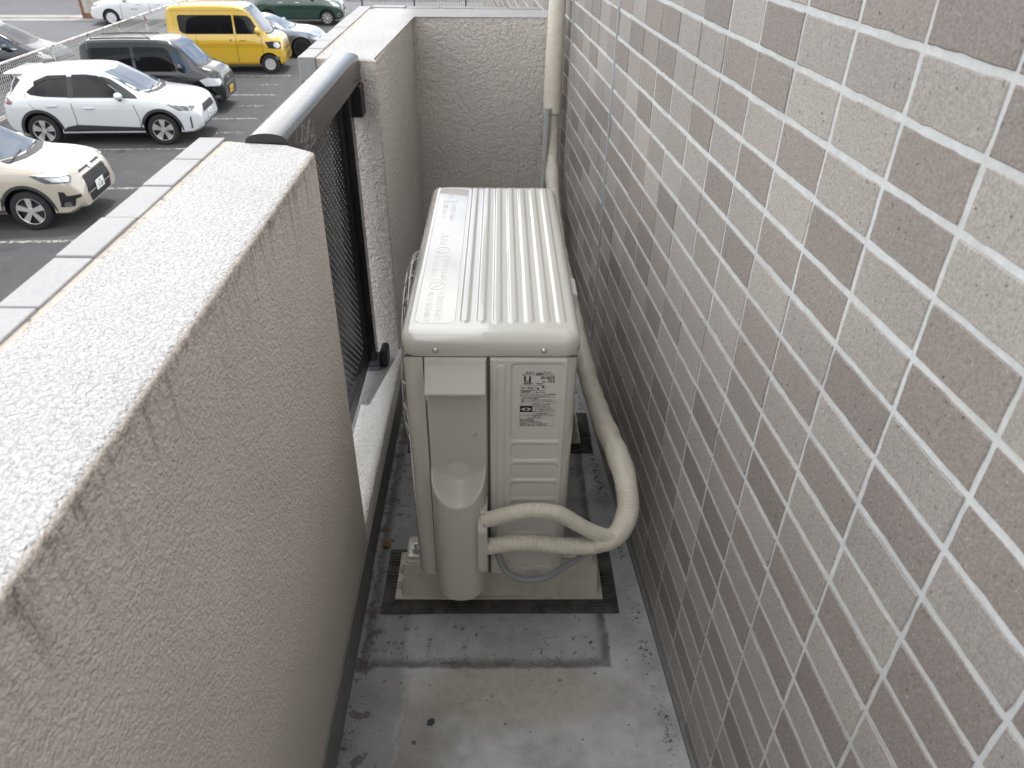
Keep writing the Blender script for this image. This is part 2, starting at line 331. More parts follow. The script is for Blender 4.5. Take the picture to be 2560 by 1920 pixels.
def prism(bm, poly, z0, z1):
    a = [bm.verts.new((x, y, z0)) for x, y in poly]; b_ = [bm.verts.new((x, y, z1)) for x, y in poly]; n = len(poly)
    bm.faces.new(a[::-1]); bm.faces.new(b_)
    for i in range(n): bm.faces.new((a[i], a[(i + 1) % n], b_[(i + 1) % n], b_[i]))
def text_into(bm, s, size, M, ext=0., align='LEFT', sx=1.):
    cu = bpy.data.curves.new('t', 'FONT'); cu.body = s; cu.size = size; cu.extrude = ext; cu.offset = 0. if ext else size * .022; cu.align_x = align; cu.resolution_u = 3
    o = bpy.data.objects.new('t', cu); COL.objects.link(o)
    dg = bpy.context.evaluated_depsgraph_get(); me = bpy.data.meshes.new_from_object(o.evaluated_get(dg))
    me.transform(M @ Matrix.Diagonal((sx, 1, 1, 1))); bm.from_mesh(me)
    bpy.data.objects.remove(o); bpy.data.curves.remove(cu); bpy.data.meshes.remove(me)

# ================================================================== SETTING: ground, roads
G = -3.77
UA = math.atan2(.0725, .9974); U = Vector((math.cos(UA), math.sin(UA), 0)); V = Vector((-math.sin(UA), math.cos(UA), 0))
LOT = Matrix.Translation((0, 0, G)) @ Matrix.Rotation(UA, 4, 'Z')       # parking-lot frame: x = u, y = v, z above ground
def sheet(name, u0, u1, v0, v1, z, m, kind='structure', nx=1, ny=1):
    bm = bmesh.new(); hfield(bm, u0, u1, nx, v0, v1, ny, lambda a, b_: LOT @ Vector((a, b_, z)))
    o = fin(name, bm, m); 
    if kind: tag(o, kind=kind)
    return o
sheet('ground', -600, 600, -400, 800, 0, M_asphalt)
sheet('road', -200, 200, 37.9, 44.0, .004, M_road)
sheet('lane', -60, -14.0, 26, 36.45, .004, M_road)
sheet('gutter', -60, -13.0, 36.45, 37.1, .010, M_conc)
o = box('pavement', (-60, -13.0, 37.1, 37.9, 0, .05), M_conc, bev=.02, M=LOT); tag(o, kind='structure')
o = box('far_pavement', (-80, 60, 44.0, 46.0, 0, .13), M_conc, bev=.02, M=LOT); tag(o, kind='structure')
for k, v in enumerate((9.4, 12.02, 14.61, 17.24, 19.82, 22.42, 25.0, 27.6, 30.2)):
    tag(sheet('parking_line', -9.9, -4.75, v - .05, v + .05, .004, M_line), kind='structure')
rnd = random.Random(21)
for v in (15.9, 18.5, 21.1, 23.73):                       # worn, no longer legible bay marks on the asphalt
    bm = bmesh.new()
    for k in range(7):
        a_ = rnd.uniform(0, math.pi); u_ = -5.42 + .09 * k; L_ = rnd.uniform(.05, .13)
        bx(bm, -L_, L_, -.022, .022, .006, .0065, M=LOT @ Matrix.Translation((u_, v + rnd.uniform(-.07, .07), 0)) @ Matrix.Rotation(a_, 4, 'Z'))
    tag(fin('bay_mark', bm, M_line), kind='structure')

# ================================================================== BALCONY
tag(box('balcony_floor', (-.40, .42, -1.2, 2.45, -.18, 0), M_floor), kind='structure')
tag(box('balcony_ceiling', (-.095, .55, -1.42, 2.60, 2.60, 2.78), M_ceil), kind='structure')
tag(box('added_shade_wall', (-.44, .60, -1.62, -1.42, G, 6.0), M_ceil), kind='structure')  # unseen wall added behind the camera to darken the balcony

def bevel_sel(bm, sel, off, seg=4):
    es = [e for e in bm.edges if sel(*[v.co for v in e.verts])]
    bmesh.ops.bevel(bm, geom=es, offset=off, segments=seg, affect='EDGES', profile=.5)
ZT = .846
def coping_piece(name, x0, x1, y0, y1, parent, rnd):
    t = rnd.uniform(-.0008, .0008)
    bm = bmesh.new(); bx(bm, x0, x1, y0, y1, ZT - .05, ZT + t, bev=.0016, seg=2); return fin(name, bm, M_copetile, parent)
# --- near parapet
pw = tag(empty('parapet_wall', (-.33, 0, 0)), 'stucco balcony parapet with dirty inner edge and a straight row of coping tiles', 'wall')
def under(parent, o): o.parent = parent; o.matrix_parent_inverse = parent.matrix_world.inverted() if parent.type != 'EMPTY' else Matrix.Translation(-parent.location); return o
bm = bmesh.new(); prism(bm, [(-.386, -1.2), (-.2565, -1.2), (-.2565, 1.03), (-.300, 1.062), (-.386, 1.078)], -.2, ZT)
bevel_sel(bm, lambda a, b_: (a.z > .8 and b_.z > .8 and (a.x > -.3 or a.y > 1) and (b_.x > -.3 or b_.y > 1)), .007)
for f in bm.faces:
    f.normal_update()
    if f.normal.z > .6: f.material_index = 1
under(pw, fin('wall', bm, [M_stucco, M_stucco_sunlit], smooth=R(40)))
bm = bmesh.new(); bx(bm, -.3985, -.3845, -1.2, 1.085, .4, ZT - .0035); under(pw, fin('mortar_strip', bm, M_mortar))
bm = bmesh.new(); bx(bm, -.434, -.3975, -1.2, 1.088, G, ZT - .052); under(pw, fin('cladding', bm, M_cladend))
rnd = random.Random(3)
y = 1.093
while y > -.2:
    under(pw, coping_piece('coping_tile', -.4355 + rnd.uniform(-.0008, .0008), -.3982, y - .1016, y, None, rnd)); y -= .1048
bm = bmesh.new(); bx(bm, -.2562, -.2535, -1.2, 1.03, -.1, .089, bev=.001); under(pw, fin('skirting', bm, M_upstand))
# --- far parapet: pier and end wall
pf = tag(empty('corner_parapet', (-.33, 2.1, 0)), 'L-shaped rough stucco parapet closing the balcony end behind the outdoor unit', 'wall')
bm = bmesh.new(); prism(bm, [(-.386, 1.712), (-.263, 1.690), (-.252, 2.335), (.22, 2.346), (.22, 2.515), (-.386, 2.505)], -.2, ZT)
bevel_sel(bm, lambda a, b_: (a.z > .8 and b_.z > .8) or (abs(a.x - b_.x) < 1e-4 and abs(a.y - b_.y) < 1e-4 and a.y < 1.7), .007)
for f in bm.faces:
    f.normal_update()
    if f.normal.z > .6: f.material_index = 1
under(pf, fin('wall', bm, [M_stucco_coarse, M_stucco_sunlit], smooth=R(40)))
bm = bmesh.new(); bx(bm, -.398, -.3845, 1.716, 2.51, .4, ZT - .0035); bx(bm, -.3845, .2, 2.5155, 2.527, .4, ZT - .004); under(pf, fin('mortar_strip', bm, M_mortar))
bm = bmesh.new(); bx(bm, -.434, -.3975, 1.713, 2.562, G, ZT - .004 - .048); under(pf, fin('cladding', bm, M_cladend))
bm = bmesh.new(); bx(bm, -.3970, .19, 2.5275, 2.562, G, ZT - .052); under(pf, fin('cladding', bm, M_cladend))
rnd = random.Random(9)
for xx, z0, L_ in ((-.205, .80, .060), (.062, .79, .085), (-.075, .56, .03), (.055, .50, .05), (-.02, .33, .04)):
    bm = bmesh.new(); tube(bm, [(xx + rnd.uniform(-.003, .003), 2.3385, z0 - L_ * k / 5) for k in range(6)], lambda q: .0038 + .0016 * q, 10, .006)
    for v in bm.verts: v.co.y = 2.3385 + (v.co.y - 2.3385) * .55 + (v.co.x + .252) * .0233
    under(pf, fin('paint_drip', bm, M_stucco_coarse, smooth=True))
y = 1.7125
while y < 2.5:
    under(pf, coping_piece('coping_tile', -.4355 + rnd.uniform(-.0008, .0008), -.3982, y, y + .1016, None, rnd)); y += .1048
x = -.392
while x < .12:
    under(pf, coping_piece('coping_tile', x, x + .098, 2.528, 2.566 + rnd.uniform(-.002, .002), None, rnd)); x += .1055
bm = bmesh.new(); bx(bm, -.2515, -.2485, 1.69, 2.33, -.1, .089, bev=.001); bx(bm, -.2480, .19, 2.3315, 2.3335, -.1, .089, bev=.0008); under(pf, fin('skirting', bm, M_upstand))
# --- low kerb below the railing
kb = tag(empty('balcony_kerb', (-.33, 1.37, 0)), 'low sunlit stucco kerb under the black mesh railing', 'kerb')
bm = bmesh.new(); bx(bm, -.397, -.2585, 1.0, 1.72, -.2, .125)
bevel_sel(bm, lambda a, b_: a.z > .1 and b_.z > .1 and a.x > -.3 and b_.x > -.3, .006)
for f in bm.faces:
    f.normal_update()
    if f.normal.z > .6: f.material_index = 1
under(kb, fin('wall', bm, [M_stucco_coarse, M_stucco_sunlit], smooth=R(40)))
bm = bmesh.new(); bx(bm, -.2582, -.2555, 1.031, 1.6895, -.1, .080, bev=.001); under(kb, fin('skirting', bm, M_upstand))
bm = bmesh.new(); bx(bm, -.434, -.3975, 1.0885, 1.7125, G, .118); under(kb, fin('cladding', bm, M_cladend))

# --- tiled house wall (local frame: y along the wall, -x out of it)
WA = .0706
wl = tag(empty('tiled_wall', (.3596, .0254, 0), WA), 'tall house wall of speckled taupe and beige tiles with pale grout', 'wall')
tag(box('grout_bed', (-.0035, .25, -2.5, 7.1, G, 6.0), M_grout, wl))
TW, TH = .1046, .05137
GV, GH = .0050, .0063
def tile_bm(bm, w, h, dx=0, dy=0, dz=0, tl=(0, 0), rg=None, n=(1, 1)):
    t, b_ = .0048, .0011
    per = []
    for k in range(n[0]): per.append((-w / 2 + w * k / n[0], -h / 2))
    for k in range(n[1]): per.append((w / 2, -h / 2 + h * k / n[1]))
    for k in range(n[0]): per.append((w / 2 - w * k / n[0], h / 2))
    for k in range(n[1]): per.append((-w / 2, h / 2 - h * k / n[1]))
    if rg: per = [(p[0] + rg.gauss(0, .00035), p[1] + rg.gauss(0, .00035)) for p in per]
    lv = [[bm.verts.new((q + dx + tl[0] * p[0] + tl[1] * p[1], p[0] * sw + dy, p[1] * sh + dz)) for p in per] for q, sw, sh in ((.002, 1, 1), (-t + b_, 1, 1), (-t, 1 - 2 * b_ / w, 1 - 2 * b_ / h))]
    fs = [bm.faces.new(lv[2][::-1])]; m = len(per)
    for A, B in zip(lv[1:], lv[2:]):
        for k in range(m): fs.append(bm.faces.new((A[k], A[(k + 1) % m], B[(k + 1) % m], B[k])))
    if n == (1, 1):
        for k in range(4): fs.append(bm.faces.new((lv[0][k], lv[0][(k + 1) % 4], lv[1][(k + 1) % 4], lv[1][k])))
    return fs
tmesh = []
for m_ in [q for q in (M_tileL, M_tileM, M_tileD) for _ in range(4)]:
    bm = bmesh.new(); tile_bm(bm, TW - GV, TH - GH, rg=random.Random(len(tmesh)), n=(9, 4)); bmesh.ops.recalc_face_normals(bm, faces=bm.faces)
    me = bpy.data.meshes.new('tile'); bm.to_mesh(me); bm.free(); me.materials.append(m_); tmesh.append(me)
Wm = Matrix.Translation((.3596, .0254, 0)) @ Matrix.Rotation(WA, 4, 'Z')
cells = []
# light / dark tiles as they sit on the wall (column: first row, tones)
TONES = {4: (0, 'DLLDDLDLLDLD'), 5: (5, 'DLDDDL'), 6: (7, 'L'), 3: (-1, 'DLDDLLDLDLLDLD'), 2: (-1, 'DLLLDDLDLDDLDLD'), 1: (0, 'LLDLDL'), 0: (0, 'DDLDLD'), -1: (0, 'LDDLD'), -2: (0, 'DLL')}
rnd = random.Random(11)
for i in range(-60, 9):
    for j in range(-6, 28):
        s = .7764 - TW * i + TW / 2; z = 1.0559 - TH * j - TH / 2
        if z < .02 and s < 2.4: continue
        P = Wm @ Vector((0, s, z)); q = P - CAM; dep = q.dot(fwd)
        vis = dep > .05 and abs(q.dot(right) / dep) < .74 and abs(q.dot(up) / dep) < .56 and s < 2.33
        r_ = rnd.random(); kind = 0 if r_ < .46 else (1 if r_ < .60 else 2)
        if i in TONES and 0 <= j - TONES[i][0] < len(TONES[i][1]): kind = 0 if TONES[i][1][j - TONES[i][0]] == 'L' else 2
        if s < 2.4 or z > -.25: cells.append((dep if vis else 1e3 + abs(dep), s, z, kind))
cells.sort()
rest = bmesh.new(); near = cells[:300]
for k, (dq, s, z, kind) in enumerate(near):
    o = bpy.data.objects.new('tile', tmesh[kind * 4 + rnd.randrange(4)]); COL.objects.link(o); o.parent = wl
    o.location = (rnd.uniform(-.0006, .0006), s + rnd.uniform(-.0005, .0005), z + rnd.uniform(-.0005, .0005))
    o.rotation_euler = (rnd.uniform(-.003, .003), rnd.uniform(-.006, .006), rnd.uniform(-.005, .005))
for dq, s, z, kind in cells[300:]:
    for f in tile_bm(rest, TW - GV, TH - GH, rnd.uniform(-.0005, .0005), s, z, (rnd.uniform(-.004, .004), rnd.uniform(-.006, .006))): f.material_index = kind
tag(fin('tile_field', rest, [M_tileL, M_tileM, M_tileD], wl), kind='stuff')
bm = bmesh.new()                                        # cut row of tiles at the floor
for i in range(-18, 9):
    s = .7764 - TW * i + TW / 2; kind = rnd.choice((0, 1, 2, 2))
    for f in tile_bm(bm, TW - GV, .0235, 0, s, .0135): f.material_index = kind
tag(fin('cut_tile_row', bm, [M_tileL, M_tileM, M_tileD], wl), kind='stuff')
for s in (1.632, 2.203):
    bm = bmesh.new(); bx(bm, -.0068, .0, s - .0042, s + .0042, 0, 2.69, bev=.0012); fin('sealant_joint', bm, M_seal, wl)
bm = bmesh.new(); bx(bm, -.011, .0, -1.2, 2.30, -.05, .007, bev=.003); fin('floor_sealant', bm, M_upstand, wl)

# --- railing
rl = tag(empty('railing', (-.33, 1.37, .125)), 'glossy black handrail with perforated dark panel between the two parapets', 'railing')
bm = bmesh.new()
prof = [(-.362, .834), (-.362, .845)] + [(-.3315 - .0305 * math.cos(math.pi * k / 10), .845 + .0145 * math.sin(math.pi * k / 10) ** .7) for k in range(1, 10)] + [(-.301, .845), (-.301, .803), (-.306, .800), (-.357, .800)]
a = [bm.verts.new((x, 1.066, z)) for x, z in prof]; b2 = [bm.verts.new((x, 1.697, z)) for x, z in prof]
n = len(prof); bm.faces.new(a[::-1]); bm.faces.new(b2)
for i in range(n): bm.faces.new((a[i], a[(i + 1) % n], b2[(i + 1) % n], b2[i]))
under(rl, fin('handrail', bm, M_rail, smooth=R(35)))
for yy in (1.605,):
    bm = bmesh.new(); bx(bm, -.350, -.312, yy - .006, yy + .030, .14, .7995, bev=.002); under(rl, fin('post', bm, M_rail))
bm = bmesh.new(); bx(bm, -.345, -.296, 1.652, 1.694, .735, .7993, bev=.002); under(rl, fin('wall_bracket', bm, M_railm))
bm = bmesh.new(); bx(bm, -.3515, -.304, 1.592, 1.642, .1255, .150, bev=.003); bx(bm, -.334, -.3035, 1.585, 1.604, .1256, .138, bev=.002); under(rl, fin('foot', bm, M_foot))
bm = bmesh.new(); bx(bm, -.3038, -.284, 1.597, 1.650, .1255, .175, bev=.008, seg=3); under(rl, fin('rubber_stop', bm, M_railm))
bm = bmesh.new()
bx(bm, -.349, -.327, 1.03, 1.598, .775, .7995, bev=.002); bx(bm, -.349, -.327, 1.03, 1.598, .150, .196, bev=.002); bx(bm, -.349, -.327, 1.572, 1.5985, .196, .775, bev=.002); bx(bm, -.349, -.327, 1.03, 1.05, .196, .775, bev=.002)
under(rl, fin('panel_frame', bm, M_railm))
bm = bmesh.new()                                        # perforated sheet: slots in staggered rows
y0, y1, z0, z1 = 1.05, 1.572, .196, .775
py_, pz_ = .0105, .0098
ny, nz = int((y1 - y0) / py_), int((z1 - z0) / pz_)
hy, hz = .0052, .0040
def slot(cy, cz):
    return [(cy + hy * math.cos(2 * math.pi * k / 6), cz + hz * math.sin(2 * math.pi * k / 6)) for k in range(6)]
for j in range(nz):
    for i in range(ny):
        cy = y0 + (i + .5) * (y1 - y0) / ny; cz = z0 + (j + .5) * (z1 - z0) / nz
        if (i + j) % 2: continue
        hw, hh = (y1 - y0) / ny, (z1 - z0) / nz
        outer = [(cy + hw, cz), (cy, cz + hh), (cy - hw, cz), (cy, cz - hh)]
        cl = lambda p: (min(max(p[0], y0), y1), min(max(p[1], z0), z1))
        h = slot(cy, cz)
        ov = [bm.verts.new((-.338, *cl(p))) for p in outer]; hv = [bm.verts.new((-.338, *p)) for p in h]
        # diamond with a hexagonal hole
        for q in ((ov[0], ov[1], hv[2], hv[1], hv[0]), (ov[1], ov[2], hv[3], hv[2]), (ov[2], ov[3], hv[5], hv[4], hv[3]), (ov[3], ov[0], hv[0], hv[5])):
            try: bm.faces.new(q)
            except Exception: pass
r = bmesh.ops.extrude_face_region(bm, geom=bm.faces[:])
bmesh.ops.translate(bm, vec=(.0015, 0, 0), verts=[v for v in r['geom'] if isinstance(v, bmesh.types.BMVert)])
under(rl, fin('perforated_panel', bm, mat('perforated_sheet', (.05, .05, .052), .3, coat=.3)))
cw = bmesh.new(); rnd = random.Random(5)
for k in range(26):
    p = Vector((-.2995, 1.10 + rnd.uniform(0, .10), .80 + rnd.uniform(0, .045))); pts = [p]
    for q in range(4): pts.append(pts[-1] + Vector((rnd.uniform(0, .003), rnd.uniform(-.012, .010), rnd.uniform(-.006, .012))))
    tube(cw, pts, .00018, 4, .004)
tag(fin('cobweb', cw, M_web), 'wispy grey cobweb clinging to the black handrail', 'cobweb')

# ================================================================== OUTDOOR UNIT
ac = tag(empty('outdoor_unit', (-.012, 1.25, .085)), 'cream air conditioner outdoor unit with ribbed lid standing on the balcony floor blocks', 'air conditioner')
def A(o): return under(ac, o)
X0, X1, Y0, Y1 = -.1435, .119, .927, 1.573
bm = bmesh.new(); prism(bm, rrect(X0, X1, Y0, Y1, .022, 8), .112, .58); A(fin('casing', bm, M_ac, smooth=R(30)))
# lid shell with rolled edge
LX0, LX1, LY0, LY1, LT = -.1458, .1212, .9238, 1.5762, .6135
bm = bmesh.new(); rings = []
levels = [(0.0012, .5785), (0., .5800), (0., LT - .0155)] + [(.0155 * (1 - math.cos(R(a))), LT - .0155 + .0155 * math.sin(R(a))) for a in (15, 30, 45, 60, 75, 90)]
for ins, z in levels:
    rings.append([bm.verts.new((x, y, z)) for x, y in rrect(LX0 + ins, LX1 - ins, LY0 + ins, LY1 - ins, max(.004, .026 - ins), 8)])
for a_, b_ in zip(rings, rings[1:]):
    n = len(a_)
    for k in range(n): bm.faces.new((a_[k], a_[(k + 1) % n], b_[(k + 1) % n], b_[k]))
# pressed top: one height field whose rim meets the rolled edge
ribx = [LX0 + .267 * f for f in (.352, .445, .537, .628, .718, .808, .897)]
fx0, fx1 = LX0 + .267 * .075, LX0 + .267 * .297
def toph(x, y):
    h = .0006
    for rx in ribx: h += .0020 * sm(-sdrr(x, y, rx - .0068, rx + .0068, .962, 1.556, .0064), -.0014, .0032)
    h -= .0022 * sm(-sdrr(x, y, fx0, fx1, .962, 1.556, .012), -.0012, .0022)
    h += .0012 * sm(-sdrr(x, y, fx0 + .009, fx1 - .009, .972, 1.3, .001), -.0006, .0006)
    h += .0012 * sm(-sdrr(x, y, fx0 + .009, fx1 - .009, 1.31, 1.548, .001), -.0006, .0006)
    h += .0008 * sm(x, fx1, fx1 + .05) * (math.sin(x * 21 + 1) * math.sin(y * 9 + .6))           # thin sheet is never quite flat
    e = min(x - (LX0 + .0165), LX1 - .0165 - x, y - (LY0 + .0165), LY1 - .0165 - y)
    return LT + h * sm(e, 0, .006) + .00005
cap = bm.faces.new(rings[-1])
hfield(bm, LX0 + .0156, LX1 - .0156, 190, LY0 + .0156, LY1 - .0156, 250, lambda x, y: Vector((x, y, toph(x, y))))
lid = A(fin('lid', bm, M_ac, smooth=R(40)))
# embossed warnings (read from the grille side: up is +X, forward is -Y)
bm = bmesh.new()
TM = lambda x, y: Matrix.Translation((x, y, LT - .0004)) @ Matrix.Rotation(R(-90), 4, 'Z')
xa, xb = fx0 + .012, fx0 + .030
def tri(x, y, s):
    for (p, q) in (((x, y + s / 2), (x, y - s / 2)), ((x, y - s / 2), (x + s, y)), ((x + s, y), (x, y + s / 2))):
        tube(bm, [(p[0], p[1], LT - .0002), (q[0], q[1], LT - .0002)], .0006, 6, .01, smoothpath=False)
def ban(x, y, r):
    tube(bm, [(x + r * math.cos(t * math.pi / 12), y + r * math.sin(t * math.pi / 12), LT - .0002) for t in range(25)], .0006, 6, .01, smoothpath=False)
    tube(bm, [(x + r * .7, y + r * .7, LT - .0002), (x - r * .7, y - r * .7, LT - .0002)], .0006, 6, .01, smoothpath=False)
tri(xa + .006, 1.533, .014); text_into(bm, '警告', .014, TM(xa + .007, 1.522), .0006)
tri(xb - .004, 1.475, .013); tri(xa - .001, 1.475, .013); text_into(bm, 'ケガのおそれあり', .0125, TM(xb - .002, 1.463), .0006, sx=.95); text_into(bm, '分解しないこと', .0125, TM(xa, 1.463), .0006, sx=.95)
tri(xa + .006, 1.292, .014); text_into(bm, '注意', .014, TM(xa + .007, 1.280), .0006)
ban(xa + .013, 1.228, .013); text_into(bm, 'ケガのおそれあり', .0135, TM(xb - .002, 1.208), .0006); text_into(bm, '上に乗らないこと', .0135, TM(xa, 1.208), .0006)
ban(xa + .013, 1.085, .013); text_into(bm, 'ケガのおそれあり', .0135, TM(xb - .002, 1.066), .0006, sx=.9); text_into(bm, 'アルミフィンにさわらないこと', .0125, TM(xa, 1.066), .0006, sx=.58)
o = tag(fin('embossed_warning', bm, M_ac), kind='stuff'); o.parent = lid
for sx_ in (-.093, .066):
    bm = bmesh.new(); cyl(bm, (sx_, LY0 - .0006, .5895), (0, 1, 0), .0045, .002, 18, .0030 if False else None)
    bmesh.ops.create_uvsphere(bm, u_segments=16, v_segments=8, radius=.0043, matrix=Matrix.Translation((sx_, LY0 - .0012, .5895)) @ Matrix.Diagonal((1, .5, 1, 1)))
    bx(bm, sx_ - .0024, sx_ + .0024, LY0 - .0037, LY0 - .003, .5890, .5900); bx(bm, sx_ - .0005, sx_ + .0005, LY0 - .00372, LY0 - .003, .5871, .5919)
    o = fin('screw', bm, M_chrome, smooth=R(40)); o.parent = lid
# left front edge strip
bm = bmesh.new(); YF = .9247
poly = [(-.1128, YF + .01)] + [(-.1128, YF)] + [(-.1215 + .0, YF)] + [(X0 - .0012 + .0235 - .0235 * math.cos(R(a)), YF + .0235 - .0235 * math.sin(R(a))) for a in (75, 60, 45, 30, 15, 0)] + [(X0 - .0012, 1.1), (X0 + .01, 1.1), (X0 + .01, YF + .03)]
prism(bm, poly, .110, .5765); bx(bm, -.1215, -.1195, YF - .0008, YF + .001, .13, .56)
A(fin('front_edge_panel', bm, M_ac, smooth=R(30)))
# right service panel: pressed relief
PX0, PX1, PZ0, PZ1 = -.0135, .1015, .114, .5745
recs = [(.0185, .0975, .4195, .5655, .007)] + [(.0195, .0970, z0, z1, .008) for z0, z1 in ((.380, .4135), (.3385, .3725), (.298, .3320), (.2575, .2910), (.217, .2505), (.130, .2095))]
def ph(x, z):
    h = .0022 * sm(min(x - PX0, z - PZ0, PZ1 - z), -.0001, .003)
    for r_ in recs: h -= .0021 * sm(-sdrr(x, z, *r_), -.002, .0026)
    h += .0016 * sm(-sdrr(x, z, -.0045, .0100, .20, .5645, .007), -.001, .003)
    return Vector((x, Y0 - h, z))
bm = bmesh.new(); hfield(bm, PX0, PX1, 96, PZ0, PZ1, 330, ph)
for a_ in range(9):
    pass
panel = A(fin('service_panel', bm, M_ac, smooth=True, norm=False))
for p_ in panel.data.polygons: p_.flip()
# rating plate print
bm = bmesh.new(); YP = Y0 - .00042
TX = lambda x, z: Matrix.Translation((x, YP, z)) @ Matrix.Rotation(R(90), 4, 'X')
def tt(s, x, z, size, sx=1., al='LEFT'): text_into(bm, s, size, TX(x, z), 0., al, sx)
def ln(x0, x1, z0, z1): bx(bm, x0, x1, YP - .00002, YP + .0001, z0, z1)
def frame(x0, x1, z0, z1, t=.00025): ln(x0, x1, z0, z0 + t); ln(x0, x1, z1 - t, z1); ln(x0, x0 + t, z0, z1); ln(x1 - t, x1, z0, z1)
tt('日立ルームエアコン', .0595, .5475, .0044, 1.0, 'CENTER'); tt('セパレート形室外ユニット', .0595, .5440, .0042, 1.0, 'CENTER')
for z, a_, b_ in ((.5402, '型　式', 'RAC-AJ2225S'), (.5372, '電　源', '100V 50/60 Hz'), (.5342, '質　量', '19.5 kg'), (.5312, '冷媒量', 'R32  0.50 kg')):
    tt(a_, .0375, z, .0037); tt(b_, .0845, z, .0037, 1.0, 'RIGHT')
tt('製造番号', .0375, .5278, .0035); tt('743216', .0560, .5278, .0037)
frame(.0325, .0545, .5165, .5258); tt('冷媒', .0340, .5195, .0035); tt('R32', .0435, .5188, .0062, .9)
frame(.0325, .0545, .5118, .5162); tt('日本国内専用品', .0350, .5143, .0019); tt('Use only in Japan', .0335, .5124, .0019)
frame(.0560, .0705, .5168, .5258, .0004)
for k in range(2):
    cyl(bm, (.0595 + .0075 * k, YP, .5200 + .0028 * k), (0, 1, 0), .0017, .0001, 16)
tt('Made in China', .0560, .5126, .0026)
tt('ボッシュホームコンフォートジャパン株式会社', .0325, .5082, .0031, .84); tt('Bosch Home Comfort Group is a trademark licensee of Hitachi, Ltd.', .0325, .5057, .0022, .76)
ln(.0318, .0880, .5042, .5045)
tt('〈冷媒に関する表示〉', .0340, .5008, .0029); tt('室内ユニットの定格表示を必ずご確認ください', .0340, .4980, .0024); tt('高圧部　サービスバルブのキャップは確実に締めてください', .0340, .4952, .0021)
frame(.0325, .0862, .4702, .4932); ln(.0520, .0523, .4702, .4932)
for k, s_ in enumerate(('家庭用エアコンにはGWP', '(地球温暖化係数)が675の', 'フロン類(R32)が封入されて', 'います。地球温暖化防止のため、', '修理・廃棄等にあたってはフ', 'ロン類の回収が必要です。')): tt(s_, .0530, .4900 - .0036 * k, .0027, .9)
ln(.0330, .0518, .4760, .4880)
frame(.0325, .0862, .4490, .4700); ln(.0325, .0862, .4664, .4666); tt('△警　告', .0590, .4672, .0029, 1., 'CENTER')
for k, s_ in enumerate(('感電・故障のおそれあり', '据え付けは自分でしない', 'お客様自身で分解修理をしない', '冷媒サイクル内に空気を混入させない', '冷媒回収時は、サービスバルブのスピンドルを', '閉めた後、圧縮機を停止してから配管を外す')): tt(s_, .0335 if k else .0450, .4634 - .0027 * k, .0025, .82)
o = fin('rating_print', bm, M_ink, norm=False); o.parent = panel
bm = bmesh.new()                                         # white eye in the black field
vs = [bm.verts.new((.0424 + .0078 * math.cos(t * math.pi / 12), YP - .0001, .4815 + .0030 * math.sin(t * math.pi / 12) * (1 - .25 * abs(math.cos(t * math.pi / 12))))) for t in range(24)]
bm.faces.new(vs); o = fin('eye_print', bm, M_inkw, norm=False); o.parent = panel
bm = bmesh.new(); cyl(bm, (.0424, YP - .00012, .4815), (0, 1, 0), .0023, .00008, 18); o = fin('eye_print', bm, M_ink); o.parent = panel
# pipe cover with hooded grip and scooped bulge
CX0, CX1, CZ0, CZ1 = -.1112, -.0180, .112, .5755
xc, Rr = -.0660, .0455
def ch(x, z):
    base = .0035 * sm(min(x - CX0, CX1 - x, CZ1 - z), -.0001, .0025)
    t = (x - xc) / Rr
    tubeh = .046 * math.sqrt(max(0., 1 - min(1., abs(t)) ** 3.2))
    if x > -.030: tubeh = max(tubeh, .036 * sm(CX1 - x, 0, .001)) if .16 < z < .30 else tubeh
    ze = .318 + .034 * t * t
    k = sm(z, ze + .024, ze - .001)
    k = k ** 1.3
    bot = sm(z, CZ0 + .018 * (1 - t * t) * .0 , CZ0 + .012)
    zz = z + (.016 * (1 - t * t) if z < .2 else 0) * sm(z, .2, .12) * -1
    dip = .0050 * math.exp(-((x - xc) / .028) ** 2 - ((z - .362) / .022) ** 2)
    h = base + (tubeh) * k
    h -= dip * (1 - k)
    hole = math.hypot(x + .0372, z - .4318)
    h -= .006 * sm(hole, .0036, .0022)
    return Vector((x, Y0 - h, zz))
bm = bmesh.new(); hfield(bm, CX0, CX1, 90, CZ0, CZ1, 260, ch)
# closed underside of the bulge
bl = [ch(CX0 + (CX1 - CX0) * i / 30, CZ0) for i in range(31)]
bm.faces.new([bm.verts.new(v) for v in bl] + [bm.verts.new((CX1, Y0, CZ0)), bm.verts.new((CX0, Y0, CZ0))])
cover = A(fin('pipe_cover', bm, M_acp, smooth=R(38), norm=False))
bm = bmesh.new()                                         # flat outlet box on the pipe side of the cover
pr_ = [(Y0 + .0, .300), (Y0 - .030, .300), (Y0 - .0535, .270), (Y0 - .0535, .176), (Y0 + .0, .176)]
a_ = [bm.verts.new((-.0345, y, z)) for y, z in pr_]; b_ = [bm.verts.new((-.0185, y, z)) for y, z in pr_]; n = len(pr_)
bm.faces.new(a_[::-1]); bm.faces.new(b_)
for i in range(n): bm.faces.new((a_[i], a_[(i + 1) % n], b_[(i + 1) % n], b_[i]))
bmesh.ops.bevel(bm, geom=bm.edges[:], offset=.0018, segments=2, affect='EDGES')
o = fin('pipe_outlet', bm, M_acp, smooth=R(30)); o.parent = cover
bm = bmesh.new()                                         # hood of the grip: sloped top, two cheeks, lip
hx0, hx1 = -.1098, -.0202
pr_ = [(Y0 - .0030, .5735), (Y0 - .0075, .5725), (Y0 - .0090, .5640), (Y0 - .0300, .5300), (Y0 - .0300, .5268), (Y0 - .0265, .5258), (Y0 - .0060, .5580), (Y0 - .0030, .5600)]
